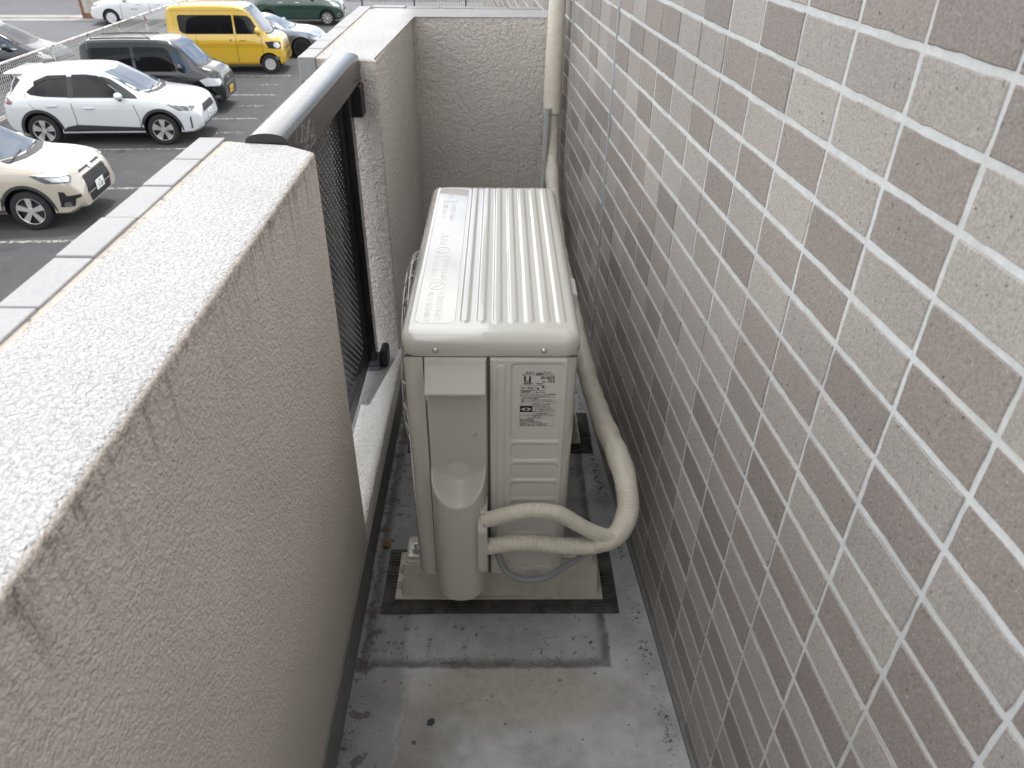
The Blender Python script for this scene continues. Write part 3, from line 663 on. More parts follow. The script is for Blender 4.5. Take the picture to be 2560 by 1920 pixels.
a_ = [bm.verts.new((hx0, y, z)) for y, z in pr_]; b_ = [bm.verts.new((hx1, y, z)) for y, z in pr_]; n = len(pr_)
bm.faces.new(a_[::-1]); bm.faces.new(b_)
for i in range(n): bm.faces.new((a_[i], a_[(i + 1) % n], b_[(i + 1) % n], b_[i]))
for xx0, xx1 in ((hx0 + .0005, hx0 + .006), (hx1 - .006, hx1 - .0005)):
    a_ = [bm.verts.new((xx0, y, z)) for y, z in ((Y0 - .003, .57), (Y0 - .0285, .529), (Y0 - .0245, .5145), (Y0 - .003, .512))]
    b_ = [bm.verts.new((xx1, v.co.y, v.co.z)) for v in a_]
    bm.faces.new(a_[::-1]); bm.faces.new(b_)
    for i in range(4): bm.faces.new((a_[i], a_[(i + 1) % 4], b_[(i + 1) % 4], b_[i]))
tube(bm, [(hx0 + .008 + (hx1 - hx0 - .016) * k / 12, Y0 - .0036, .5185 - .0075 * math.sin(math.pi * k / 12)) for k in range(13)], .0007, 6, .01, smoothpath=False)
o = fin('grip_hood', bm, M_acp, smooth=R(30)); o.parent = cover
# dark seams
bm = bmesh.new(); bx(bm, -.1128, -.1112, Y0 - .0004, Y0 + .001, .113, .576); bx(bm, -.0180, -.0135, Y0 - .0003, Y0 + .001, .113, .577); bx(bm, -.140, .116, Y0 - .0008, Y0 + .002, .5766, .5790)
A(fin('seam', bm, mat('seam_shadow_gap', (.10, .095, .08), .7)))
# fan grille on the parapet side
gr = empty('fan_grille', (0, 0, 0)); A(gr); gr.matrix_parent_inverse = Matrix.Translation(-ac.location)
gy, gz = 1.300, .355
def gp(r, t): return (X0 - .0035 - .034 * math.sqrt(max(0, 1 - (r / .2125) ** 9)), gy + r * math.cos(t), gz + r * math.sin(t) * 1.0)
bm = bmesh.new()
for r_ in (.03, .055, .08, .105, .13, .155, .18, .205): tube(bm, [gp(r_, t * math.pi / 24) for t in range(49)], .0016, 6, .01, smoothpath=False)
for k in range(24): tube(bm, [gp(r_, k * math.pi / 12) for r_ in (.02, .06, .1, .14, .18, .2, .212)], .0017, 6, .01, smoothpath=False)
cyl(bm, (X0 - .0375, gy, gz), (1, 0, 0), .028, .004, 28)
o = fin('grille_bars', bm, M_acp); o.parent = gr
bm = bmesh.new(); cyl(bm, (X0 - .001, gy, gz), (1, 0, 0), .205, .0016, 48); o = fin('fan_opening', bm, M_dark); o.parent = gr
# feet, side bracket and earth terminal
for yy in (1.005, 1.495):
    bm = bmesh.new(); bx(bm, -.172, .150, yy - .019, yy + .019, .0856, .092, bev=.0015); bx(bm, -.130, .105, yy - .017, yy + .017, .092, .1125); A(fin('foot', bm, M_ac))
    for xx in (-.158, .136):
        bm = bmesh.new(); cyl(bm, (xx, yy - .004, .097), (0, 0, 1), .0075, .008, 6); cyl(bm, (xx, yy - .004, .105), (0, 0, 1), .0035, .014, 12); A(fin('bolt', bm, M_zinc))
bm = bmesh.new(); bx(bm, .034, .066, Y0 - .0040, Y0 - .0001, .1150, .1325, bev=.001); A(fin('terminal_plate', bm, M_ac))
bm = bmesh.new(); cyl(bm, (.0545, Y0 - .0055, .1250), (0, 1, 0), .0042, .004, 16); bx(bm, .0640, .0745, Y0 - .0075, Y0 - .0005, .1165, .1290, bev=.0012); A(fin('terminal_screw', bm, M_chrome))
bm = bmesh.new(); bx(bm, .1192, .1350, 1.135, 1.20, .50, .575, bev=.004, seg=3); A(fin('sensor_cover', bm, M_white))
bm = bmesh.new(); bx(bm, .1352, .1362, 1.150, 1.157, .53, .54); A(fin('sensor_hole', bm, M_dark))

# ------------------------------------------------------------------ pipes and cables
pp = tag(empty('pipe_bundle', (.2, 1.2, .25)), 'cream tape-wrapped refrigerant pipes looping from the unit to the tiled wall', 'pipes')
bm = bmesh.new(); tube(bm, [(-.026, .889, .281), (-.018, .888, .284), (.011, .879, .303), (.042, .876, .315), (.070, .876, .316), (.100, .878, .306), (.128, .880, .284), (.158, .881, .262), (.188, .886, .247), (.205, .895, .250)], .0119, 20, .0010, .0017, .0044, wob=.03)
under(pp, fin('upper_pipe', bm, M_tape, smooth=True))
bm = bmesh.new(); tube(bm, [(-.026, .889, .218), (-.018, .888, .221), (.011, .880, .236), (.050, .878, .241), (.100, .879, .233), (.148, .880, .229), (.180, .884, .233), (.200, .895, .243)], .0131, 20, .0010, .0016, .0050, wob=.025)
under(pp, fin('lower_pipe', bm, M_tape, smooth=True))
bm = bmesh.new(); tube(bm, [(.160, .882, .238), (.184, .886, .238), (.207, .898, .249), (.2205, .922, .275), (.2195, .955, .305), (.212, 1.005, .318), (.206, 1.085, .306), (.203, 1.20, .277), (.202, 1.34, .248), (.1985, 1.48, .240), (.193, 1.62, .245), (.184, 1.78, .262), (.172, 1.95, .30), (.163, 2.10, .36), (.158, 2.21, .44), (.156, 2.262, .53), (.155, 2.272, .64)],
     lambda s: .0172 + .0026 * sm(s, .02, .10), 24, .0015, .0010, .0062, wob=.06)
under(pp, fin('bundle', bm, M_tape, smooth=True))
bm = bmesh.new(); tube(bm, [(.155, 2.270, .60), (.1545, 2.272, .72), (.158, 2.274, .90), (.160, 2.275, 1.2), (.160, 2.275, 1.8), (.160, 2.275, 2.695)], lambda s: .0255 - .002 * sm(s, .0, .12), 24, .003, .0009, .0085, wob=.02)
under(pp, fin('riser', bm, M_tape, smooth=True))
bm = bmesh.new(); tube(bm, [(.140, 2.240, .62), (.138, 2.236, .56), (.134, 2.222, .47), (.130, 2.200, .36), (.128, 2.17, .20), (.130, 2.12, .06), (.14, 2.00, .012), (.15, 1.8, .010)], .0090, 14, .0012, .0015, .0050)
under(pp, fin('drain_hose', bm, M_hose, smooth=True))
bm = bmesh.new(); tube(bm, [(-.010, .915, .215), (.000, .905, .182), (.012, .900, .150), (.036, .898, .130), (.063, .898, .1265), (.090, .898, .136), (.115, .897, .160), (.140, .893, .186), (.160, .889, .215)], .0056, 14, .003)
tag(fin('earth_cable', bm, M_wire, smooth=True), 'smooth grey cable sagging below the taped pipes', 'cable')

# ------------------------------------------------------------------ base blocks and rubber mats
def base_block(yc, label, sg):
    t = tag(empty('base_block', (0, yc, 0)), label, 'base block')
    x0, x1, y0, y1 = -.199, .203, yc - .060, yc + .060
    bm = bmesh.new(); bx(bm, x0, x1, y0, y1, .0085, .0135, bev=.0015); o = under(t, fin('flange', bm, M_base))
    bm = bmesh.new()
    lo = rrect(x0 + .011, x1 - .011, y0 + .008, y1 - .008, .006, 4); hi = rrect(x0 + .023, x1 - .021, y0 + .027, y1 - .026, .006, 4)
    a_ = [bm.verts.new((*p, .013)) for p in lo]; m_ = [bm.verts.new((*p, .083)) for p in hi]; n = len(lo)
    i_ = [bm.verts.new((p[0] * .995 + .00001, yc + (p[1] - yc) * .97, .0850)) for p in hi]
    for P, Q in ((a_, m_), (m_, i_)):
        for k in range(n): bm.faces.new((P[k], P[(k + 1) % n], Q[(k + 1) % n], Q[k]))
    bm.faces.new(i_)
    under(t, fin('block', bm, M_base, smooth=R(35)))
    for xa_, xb_ in ((-.187, -.032), (.032, .194)):       # raised facing plates, leaving a recessed middle
        bm = bmesh.new(); M_ = Matrix.Translation((0, y0 + .0082, .014))
        a_ = [(xa_ + .002, 0, 0), (xb_ - .002, 0, 0), (xb_ - .006 if xb_ > .1 else xb_ - .007, .0185, .066), (xa_ + .009, .0185, .066)]
        f0 = [bm.verts.new((p[0], y0 + .0060 + p[1], .0137 + p[2])) for p in a_]; f1 = [bm.verts.new((p[0], y0 + .016 + p[1], .0137 + p[2])) for p in a_]
        bm.faces.new(f0); bm.faces.new(f1[::-1])
        for k in range(4): bm.faces.new((f0[k], f1[k], f1[(k + 1) % 4], f0[(k + 1) % 4]))
        under(t, fin('facing', bm, M_base))
    for xx in (-.108, .118):
        bm = bmesh.new(); bx(bm, xx - .0014, xx + .0014, y0 + .0012, y0 + .012, .0130, .0230, bev=.0006); under(t, fin('rib', bm, M_base))
    for xx, d in ((x0, 1), (x1, -1)):
        for yy in (-.028, .012):
            bm = bmesh.new(); vs = [bm.verts.new(p) for p in ((xx + d * .002, yc + yy - .008, .0132), (xx + d * .002, yc + yy + .008, .0132), (xx + d * .014, yc + yy + .008, .0132), (xx + d * .014, yc + yy - .008, .0132), (xx + d * .014, yc + yy - .008, .024), (xx + d * .014, yc + yy + .008, .024))]
            for q in ((0, 1, 2, 3), (0, 3, 4), (1, 5, 2), (0, 4, 5, 1), (3, 2, 5, 4)): bm.faces.new([vs[k] for k in q])
            under(t, fin('gusset', bm, M_base))
    return t
base_block(1.0115, 'cream plastic base block under the pipe end of the outdoor unit', 0)
base_block(1.495, 'cream plastic base block under the far end of the outdoor unit', 1)
def rubber_mat(yc, label):
    t = tag(empty('rubber_mat', (0, yc, 0)), label, 'mat')
    x0, x1, y0, y1 = -.2235, .2315, yc - .081, yc + .080
    bm = bmesh.new(); bx(bm, x0, x1, y0, y1, .0006, .0060, bev=.001); under(t, fin('sheet', bm, M_rubber))
    bm = bmesh.new(); k = 0; x = x0 + .004
    def ridges(xa_, xb_, ya_, yb_, along):
        q = (xa_ if along else ya_) + .003
        while q < (xb_ if along else yb_) - .003:
            if along: bx(bm, q, q + .0036, ya_ + .001, yb_ - .001, .0058, .0080)
            else: bx(bm, xa_ + .001, xb_ - .001, q, q + .0036, .0058, .0080)
            q += .0078
    cells_ = 8; w = (x1 - x0 - .008) / cells_
    for i in range(cells_):
        for j in range(3):
            h = (y1 - y0 - .006) / 3; ridges(x0 + .004 + i * w, x0 + .004 + (i + 1) * w, y0 + .003 + j * h, y0 + .003 + (j + 1) * h, (i + j) % 3 == 0)
    under(t, fin('ridges', bm, M_rubber))
rubber_mat(1.006, 'black ridged rubber mat under the front base block')
rubber_mat(1.490, 'black ridged rubber mat under the far base block')

bm = bmesh.new(); rnd = random.Random(17)                # crumbs of grit in the corners and the basin rim
for k in range(420):
    t_ = rnd.random()
    if t_ < .45: x_, y_ = -.252 + abs(rnd.gauss(0, .012)), rnd.uniform(.55, 1.6)
    elif t_ < .7: x_, y_ = rnd.uniform(-.24, .2), .822 + rnd.gauss(0, .010)
    elif t_ < .85: y_ = rnd.uniform(.55, 1.6); x_ = .340 - .0707 * y_ - abs(rnd.gauss(0, .014))
    else: x_, y_ = rnd.uniform(-.24, .27), rnd.uniform(.55, .95)
    r_ = rnd.uniform(.0004, .0014)
    bmesh.ops.create_icosphere(bm, subdivisions=1, radius=r_, matrix=Matrix.Translation((x_, y_, r_ * .5)) @ Matrix.Diagonal((1, rnd.uniform(.6, 1.6), .6, 1)))
tag(fin('grit', bm, mat('grit', rough=.9, fn=lambda nt, b: setc(nt, b, ramp(nt, noise(nt, pos(nt), 60, 2, .8), [(.4, (.03, .026, .022)), (.6, (.10, .085, .07)), (.72, (.5, .49, .46))])))), kind='stuff')
bm = bmesh.new(); vs = [bm.verts.new(p) for p in ((-.117, .700, .0012), (-.109, .699, .002), (-.1045, .703, .0025), (-.1055, .710, .0016), (-.112, .711, .001), (-.117, .707, .001))]
f = bm.faces.new(vs); r = bmesh.ops.extrude_face_region(bm, geom=[f]); bmesh.ops.translate(bm, vec=(0, 0, .0012), verts=[v for v in r['geom'] if isinstance(v, bmesh.types.BMVert)])
tag(fin('plastic_chip', bm, M_chip), 'tiny navy plastic chip lying on the bare balcony floor', 'chip')
bm = bmesh.new(); hfield(bm, 0, 1, 4, 0, 1, 3, lambda a, b_: Vector((-.243 + .018 * a, 1.10 + .009 * (b_ - .5) * math.sin(math.pi * min(.95, a + .05)) * 2, .003 + .004 * math.sin(a * 3) + .002 * abs(b_ - .5))))
tag(fin('dry_leaf', bm, M_leaf, smooth=True), 'small brown dry leaf beside the rubber mat at the parapet foot', 'leaf')

# ================================================================== CARS
def pchip(pts):
    xs = [p[0] for p in pts]; ys = [p[1] for p in pts]; n = len(xs)
    h = [xs[i + 1] - xs[i] for i in range(n - 1)]; dl = [(ys[i + 1] - ys[i]) / h[i] for i in range(n - 1)]
    m = [dl[0]] + [0 if dl[i - 1] * dl[i] <= 0 else 2 * dl[i - 1] * dl[i] / (dl[i - 1] + dl[i]) for i in range(1, n - 1)] + [dl[-1]]
    def f(x):
        if x <= xs[0]: return ys[0]
        if x >= xs[-1]: return ys[-1]
        i = max(k for k in range(n - 1) if xs[k] <= x); t = (x - xs[i]) / h[i]
        return (2 * t**3 - 3 * t**2 + 1) * ys[i] + (t**3 - 2 * t**2 + t) * h[i] * m[i] + (-2 * t**3 + 3 * t**2) * ys[i + 1] + (t**3 - t**2) * h[i] * m[i + 1]
    return f
class Car:
    def __init__(s, name, label, u, v, flip, sp, paintm, group='cars parked below the balcony'):
        s.sp = sp; s.pm = paintm
        s.root = tag(empty(name), label, 'car', group)
        s.root.matrix_world = LOT @ Matrix.Translation((u, v, 0)) @ Matrix.Rotation(math.pi if flip else 0, 4, 'Z')
        s.near = 1 if flip else -1
        top, belt, hw, rw = (pchip(sp[k]) for k in ('top', 'belt', 'hw', 'rw')); zs = pchip(sp['sill'])
        x0, x1 = sp['top'][0][0], sp['top'][-1][0]
        xs = sorted(set([x0 + (x1 - x0) * i / 46 for i in range(47)] + [x0 + .015, x0 + .04, x1 - .015, x1 - .04] + [p[0] for p in sp['top']]))
        bm = bmesh.new(); rings = []
        for x in xs:
            w, r_, zt, zb, z0 = hw(x), rw(x), top(x), belt(x), zs(x)
            zb = min(zb, zt - .03)
            half = [(0, z0), (w * .55, z0), (w * .88, z0), (w * .975, z0 + .05), (w * 1.0, z0 + .35 * (zb - z0)), (w * 1.0, z0 + .7 * (zb - z0)), (w * .985, zb - .04), (w * .955, zb), (r_ + (w * .955 - r_) * .5, zb + (zt - zb) * .42), (r_, zt - min(.07, (zt - zb) * .30)), (r_ * .9, zt - min(.022, (zt - zb) * .12)), (r_ * .5, zt - .003), (0, zt)]
            full = half + [(-y, z) for y, z in half[-2:0:-1]]
            rings.append([bm.verts.new((x, y, z)) for y, z in full])
        n = len(rings[0])
        for a, b_ in zip(rings, rings[1:]):
            for k in range(n): bm.faces.new((a[k], a[(k + 1) % n], b_[(k + 1) % n], b_[k]))
        bm.faces.new(rings[0]); bm.faces.new(rings[-1][::-1])
        bmesh.ops.recalc_face_normals(bm, faces=bm.faces)
        s.bvh = BVHTree.FromBMesh(bm)
        me = bpy.data.meshes.new('body'); bm.to_mesh(me); bm.free(); me.materials.append(paintm); me.materials.append(M_gr)
        o = bpy.data.objects.new('body', me); COL.objects.link(o)
        cuts = []
        for ax in sp['axles']:
            for sd in (-1, 1):
                cb = bmesh.new(); cyl(cb, (ax, sd * (sp['w'] + .02), sp['wr'] + .01), (0, 1, 0), sp['wr'] + sp.get('gap', .055), .62, 36)
                cm = bpy.data.meshes.new('c'); cb.to_mesh(cm); cb.free(); cm.materials.append(M_gr)
                c = bpy.data.objects.new('c', cm); COL.objects.link(c); cuts.append(c)
                md = o.modifiers.new('b', 'BOOLEAN'); md.operation = 'DIFFERENCE'; md.object = c; md.solver = 'EXACT'; md.material_mode = 'TRANSFER'
        dg = bpy.context.evaluated_depsgraph_get(); me2 = bpy.data.meshes.new_from_object(o.evaluated_get(dg))
        o.modifiers.clear(); o.data = me2; me2.name = 'body'
        for c in cuts: bpy.data.objects.remove(c)
        me2.shade_smooth(); me2.set_sharp_from_angle(angle=R(32))
        o.parent = s.root; s.body = o
    def patch(s, name, poly, view, m, off=.004, parent=None, grid=.07, thick=.004):
        """outline in a flat view -> thin shell lying on the body. view: 'R','L','F','B','T' or a plan angle in degrees"""
        if view == 'R': d = Vector((0, -1, 0)); ux, uy = Vector((1, 0, 0)), Vector((0, 0, 1))
        elif view == 'L': d = Vector((0, 1, 0)); ux, uy = Vector((1, 0, 0)), Vector((0, 0, 1))
        elif view == 'F': d = Vector((1, 0, 0)); ux, uy = Vector((0, 1, 0)), Vector((0, 0, 1))
        elif view == 'B': d = Vector((-1, 0, 0)); ux, uy = Vector((0, 1, 0)), Vector((0, 0, 1))
        elif view == 'T': d = Vector((0, 0, 1)); ux, uy = Vector((1, 0, 0)), Vector((0, 1, 0))
        elif view == 'W': d = Vector((.5, 0, .866)); ux, uy = Vector((0, 1, 0)), Vector((-.866, 0, .5))
        else:
            d = Vector((math.cos(R(view)), math.sin(R(view)), 0)); ux, uy = Vector((-math.sin(R(view)), math.cos(R(view)), 0)), Vector((0, 0, 1))
            xf = s.sp['top'][-1][0] - .20; s0 = (ux * xf + ux.y * 0 * Vector((0, 1, 0))).x + ux.y * (1 if view > 0 else -1) * pchip(s.sp['hw'])(xf); poly = [(x + s0, z) for x, z in poly]
        bm = bmesh.new(); f = bm.faces.new([bm.verts.new((x, y, 0)) for x, y in poly])
        xs = [p[0] for p in poly]; ys = [p[1] for p in poly]
        for k, (lo, hi) in enumerate(((min(xs), max(xs)), (min(ys), max(ys)))):
            nn = int((hi - lo) / grid)
            for i in range(1, nn + 1):
                c = lo + (hi - lo) * i / (nn + 1); co = (c, 0, 0) if k == 0 else (0, c, 0); no = (1, 0, 0) if k == 0 else (0, 1, 0)
                bmesh.ops.bisect_plane(bm, geom=bm.verts[:] + bm.edges[:] + bm.faces[:], plane_co=co, plane_no=no)
        for v in bm.verts:
            p = ux * v.co.x + uy * v.co.y + d * 6
            hit = s.bvh.ray_cast(p, -d)
            if hit[0] is None:
                q = s.bvh.find_nearest(ux * v.co.x + uy * v.co.y + d * 1.0); v.co = q[0] + q[1] * off
            else: v.co = hit[0] + d * off
        bmesh.ops.recalc_face_normals(bm, faces=bm.faces)
        av = sum((f.normal for f in bm.faces), Vector())
        if av.dot(d) < 0: bmesh.ops.reverse_faces(bm, faces=bm.faces)
        r = bmesh.ops.extrude_face_region(bm, geom=bm.faces[:])
        # keep the new skin in front, push the old one back for thickness
        newv = {v for v in r['geom'] if isinstance(v, bmesh.types.BMVert)}
        bmesh.ops.translate(bm, vec=d * thick * -1, verts=[v for v in bm.verts if v not in newv])
        o = fin(name, bm, m, None, smooth=R(35)); o.parent = parent or s.root; return o
    def both(s, name, poly, m, off=.004, **k):
        return [s.patch(name, poly, q, m, off, **k) for q in ('R', 'L')]
    def wheel(s, style):
        sp = s.sp; r, wd = sp['wr'], sp.get('tw', .205)
        for ax in sp['axles']:
            for sd in (-1, 1):
                yo = sd * (sp['w'] - .015)
                bm = bmesh.new(); rr = sp.get('rim', r * .66)
                prof = [(rr, 0), (rr + .012, .004), (r * .88, -.006), (r * .965, .010), (r, .030), (r, wd - .03), (r * .965, wd - .01), (rr, wd)]
                rg = []
                for k in range(40):
                    a = 2 * math.pi * k / 40; rg.append([bm.verts.new((ax + q * math.cos(a), yo - sd * dq, sp['wr'] + q * math.sin(a))) for q, dq in prof])
                for k in range(40):
                    A_, B_ = rg[k], rg[(k + 1) % 40]
                    for j in range(len(prof) - 1): bm.faces.new((A_[j], A_[j + 1], B_[j + 1], B_[j]))
                w = fin('wheel', bm, M_tyre, s.root, smooth=R(40))
                bm = bmesh.new(); cyl(bm, (ax, yo - sd * .075, sp['wr']), (0, 1, 0), rr + .004, .03, 36); o = fin('brake_shadow_disc' if False else 'wheel_disc', bm, M_rimd, w)
                bm = bmesh.new(); hub = Vector((ax, yo - sd * .022, sp['wr']))
                tubepts = [(ax + (rr - .004) * math.cos(2 * math.pi * k / 40), yo - sd * .008, sp['wr'] + (rr - .004) * math.sin(2 * math.pi * k / 40)) for k in range(41)]
                tube(bm, tubepts, .009, 6, .1, smoothpath=False)
                ns, tp, fork = style
                if tp == 'disc':
                    cyl(bm, (ax, yo - sd * .022, sp['wr']), (0, 1, 0), rr * .96, .012, 36); cyl(bm, (ax, yo - sd * .012, sp['wr']), (0, 1, 0), rr * .45, .02, 30)
                else:
                    for k in range(ns):
                        a = 2 * math.pi * k / ns + .3
                        for da in ((-fork, fork) if fork else (0,)):
                            M_ = Matrix.Translation(hub) @ Matrix.Rotation(-(a), 4, 'Y')
                            v0, v1 = tp
                            q = [(.03, -v0), (.03, v0), (rr * .985, v1 + da * rr), (rr * .985, -v1 + da * rr)]
                            a_ = [bm.verts.new(M_ @ Vector((x, sd * .010 - sd * .0 , z))) for x, z in q]; b_ = [bm.verts.new(M_ @ Vector((x, -sd * .022, z))) for x, z in q]
                            bm.faces.new(a_); bm.faces.new(b_[::-1])
                            for j in range(4): bm.faces.new((a_[j], a_[(j + 1) % 4], b_[(j + 1) % 4], b_[j]))
                    cyl(bm, tuple(hub), (0, 1, 0), .055, .034, 20)
                fin('rim', bm, sp.get('rimm', M_alloy), w, smooth=R(35))
    def mirror(s, x, z, m, size=(.10, .11, .075)):
        for sd in (-1, 1):
            y = sd * (pchip(s.sp['hw'])(x) * .955 + .06)
            bm = bmesh.new(); bmesh.ops.create_uvsphere(bm, u_segments=18, v_segments=12, radius=1., matrix=Matrix.Translation((x, y + sd * .05, z + .02)) @ Matrix.Diagonal((*size, 1)))
            for v in bm.verts: v.co.x = max(v.co.x, x - .045)
            o = fin('mirror', bm, m, s.root, smooth=R(50))
            bm = bmesh.new(); bx(bm, x - .03, x + .035, min(y - sd * .09, y + sd * .03), max(y - sd * .09, y + sd * .03), z - .09, z - .02, bev=.015); fin('mirror_stalk', bm, M_gr, o)
    def handle(s, x, z, m, L=.11):
        for sd, q in ((-1, 'R'), (1, 'L')):
            h = s.bvh.ray_cast(Vector((x, sd * 3, z)), Vector((0, -sd, 0)))
            if h[0] is None: continue
            y = h[0].y; bm = bmesh.new(); bx(bm, x - L, x + L, min(y - sd * .004, y + sd * .028), max(y - sd * .004, y + sd * .028), z - .018, z + .018, bev=.012, seg=3); fin('door_handle', bm, m, s.root, smooth=R(50))
    def seam(s, pts, w=.006):
        poly = [(x - w, z) for x, z in pts] + [(x + w, z) for x, z in pts[::-1]]
        s.both('door_seam', poly, M_gr, .0022, grid=.12, thick=.002)
    def plate(s, z, m, txt, y=0., x=None, col=M_plg):
        h = s.bvh.ray_cast(Vector((6, y, z)), Vector((-1, 0, 0))); X = (h[0].x if h[0] else s.sp['top'][-1][0]) + .012
        bm = bmesh.new(); bx(bm, X, X + .008, y - .165, y + .165, z - .083, z + .083, bev=.004); p = fin('number_plate', bm, m, s.root)
        bm = bmesh.new(); T = Matrix.Translation((X + .0095, y, z - .055)) @ Matrix.Rotation(R(90), 4, 'Z') @ Matrix.Rotation(R(90), 4, 'X')
        text_into(bm, txt[1], .095, T, 0, 'CENTER'); text_into(bm, txt[0], .045, Matrix.Translation((0, 0, .09)) @ T, 0, 'CENTER')
        fin('plate_text', bm, col, p, norm=False)
    def ring(s, m, w=.055, proud=.012):
        sp = s.sp
        for ax in sp['axles']:
            for sd, q in ((-1, 'R'), (1, 'L')):
                r0 = sp['wr'] + sp.get('gap', .055) - .004; r1 = r0 + w; z0 = sp['wr'] + .01
                a0 = -math.asin(min(.9, (z0 - sp['sill'][2][1] - .03) / r0)); N = 22
                an = [a0 + (math.pi - 2 * a0) * k / N for k in range(N + 1)]
                poly = [(ax + r1 * math.cos(a), z0 + r1 * math.sin(a)) for a in an] + [(ax + r0 * math.cos(a), z0 + r0 * math.sin(a)) for a in an[::-1]]
                s.patch('wheel_arch', poly, q, m, proud, grid=.5, thick=.014)
    def wind(s, poly, m=M_wind, off=.004): return s.patch('windscreen', poly, 'T', m, off, grid=.06)
    def wiper(s, x, z0=0):
        for ya, yb in ((-.62, .0), (-.02, .55)):
            pts = []
            for k in range(9):
                yy = ya + (yb - ya) * k / 8; xx = x - .09 * k / 8 + .03
                h = s.bvh.ray_cast(Vector((xx, yy, 4)), Vector((0, 0, -1))); pts.append((xx, yy, (h[0].z if h[0] else 1.) + .018))
            bm = bmesh.new(); tube(bm, pts, .009, 6, .1, smoothpath=False); fin('wiper', bm, M_gr, s.root)
    def cowl(s, poly): s.patch('cowl', poly, 'T', M_gr, .006, grid=.06)
    def visor(s, polys):
        for p in polys: s.both('window_visor', p, M_glass, .016, grid=.08)
    def antenna(s, x, y, z, L=.28):
        bm = bmesh.new(); tube(bm, [(x, y, z - .01), (x - L * .8, y, z + L * .55)], .006, 6, .1, smoothpath=False); bmesh.ops.create_uvsphere(bm, u_segments=10, v_segments=6, radius=.03, matrix=Matrix.Translation((x, y, z)) @ Matrix.Diagonal((1.4, .7, .5, 1))); fin('antenna', bm, M_gr, s.root)
def el(cx, cz, a, b_, n=16): return [(cx + a * math.cos(2 * math.pi * k / n), cz + b_ * math.sin(2 * math.pi * k / n)) for k in range(n)]

# --- white crossover ------------------------------------------------
P_white = paint('pearl_white_paint', (.54, .565, .59), .25)
sp = dict(top=[(-2.09, .80), (-2.05, 1.02), (-1.93, 1.17), (-1.72, 1.44), (-1.45, 1.525), (-.9, 1.575), (-.35, 1.59), (.05, 1.555), (.35, 1.43), (.95, 1.115), (1.10, 1.065), (1.5, 1.015), (1.88, .945), (1.98, .885), (2.06, .76), (2.09, .60)],
          belt=[(-2.09, .72), (-1.95, .98), (-1.2, 1.04), (0, .995), (.9, .985), (1.2, .96), (1.7, .88), (2.0, .74), (2.09, .55)],
          hw=[(-2.09, .70), (-2.02, .79), (-1.85, .85), (-1.3, .882), (0, .872), (1.25, .882), (1.65, .872), (1.86, .835), (2.02, .75), (2.09, .64)],
          rw=[(-2.09, .56), (-1.7, .55), (-1.0, .575), (0, .585), (.5, .62), (1.0, .70), (1.7, .66), (2.09, .5)],
          sill=[(-2.09, .42), (-1.9, .30), (-1.6, .24), (1.6, .24), (1.9, .26), (2.09, .36)], axles=(1.25, -1.31), wr=.336, w=.882, rim=.232, gap=.062)
c = Car('crossover_car', 'pearl white compact crossover with black wheel arches in the parking lot', -7.55, 18.40, False, sp, P_white)
c.wheel((5, (.022, .034), .17)); c.ring(M_clad, .06)
c.both('side_window', [(-1.47, 1.14), (-1.38, 1.09), (-1.1, 1.055), (-.60, 1.035), (-.60, 1.40), (-.95, 1.405), (-1.2, 1.33), (-1.38, 1.21)], M_glass)
c.both('side_window', [(-.50, 1.03), (.55, 1.02), (.50, 1.07), (.20, 1.30), (-.02, 1.40), (-.25, 1.425), (-.50, 1.415)], M_glass)
c.both('window_pillar', [(-.61, 1.03), (-.49, 1.03), (-.50, 1.43), (-.61, 1.42)], M_clad, .005)
c.visor([[(-1.30, 1.27), (-1.05, 1.37), (-.60, 1.40), (-.60, 1.46), (-1.0, 1.45), (-1.30, 1.34)], [(-.49, 1.405), (-.22, 1.41), (.0, 1.385), (.22, 1.27), (.30, 1.29), (.05, 1.44), (-.2, 1.47), (-.49, 1.465)]])
c.both('pillar_trim', [(.55, 1.015), (.85, 1.0), (.80, 1.05), (.30, 1.37), (.12, 1.43), (.06, 1.40), (.22, 1.30), (.5, 1.08)], M_clad, .005)
c.wind([(.16, -.54), (.24, 0), (.16, .54), (.50, .60), (.86, .68), (.98, .35), (1.02, 0), (.98, -.35), (.86, -.68), (.50, -.60)])
c.cowl([(.92, -.64), (1.03, -.35), (1.07, 0), (1.03, .35), (.92, .64), (1.02, .62), (1.14, .3), (1.16, 0), (1.14, -.3), (1.02, -.62)]); c.wiper(1.02)
c.seam([(-.56, .30), (-.55, .6), (-.57, .9), (-.56, 1.02)]); c.seam([(.78, .30), (.80, .6), (.74, .85), (.70, 1.0)]); c.seam([(-1.52, 1.12), (-1.42, .9), (-1.32, .72)], .005)
c.both('sill_trim', [(-.95, .27), (.85, .27), (.86, .40), (.0, .44), (-.55, .47), (-.80, .42)], M_clad, .010)
c.handle(-.98, .87, P_white); c.handle(-.22, .82, P_white)
c.mirror(.48, 1.06, P_white)
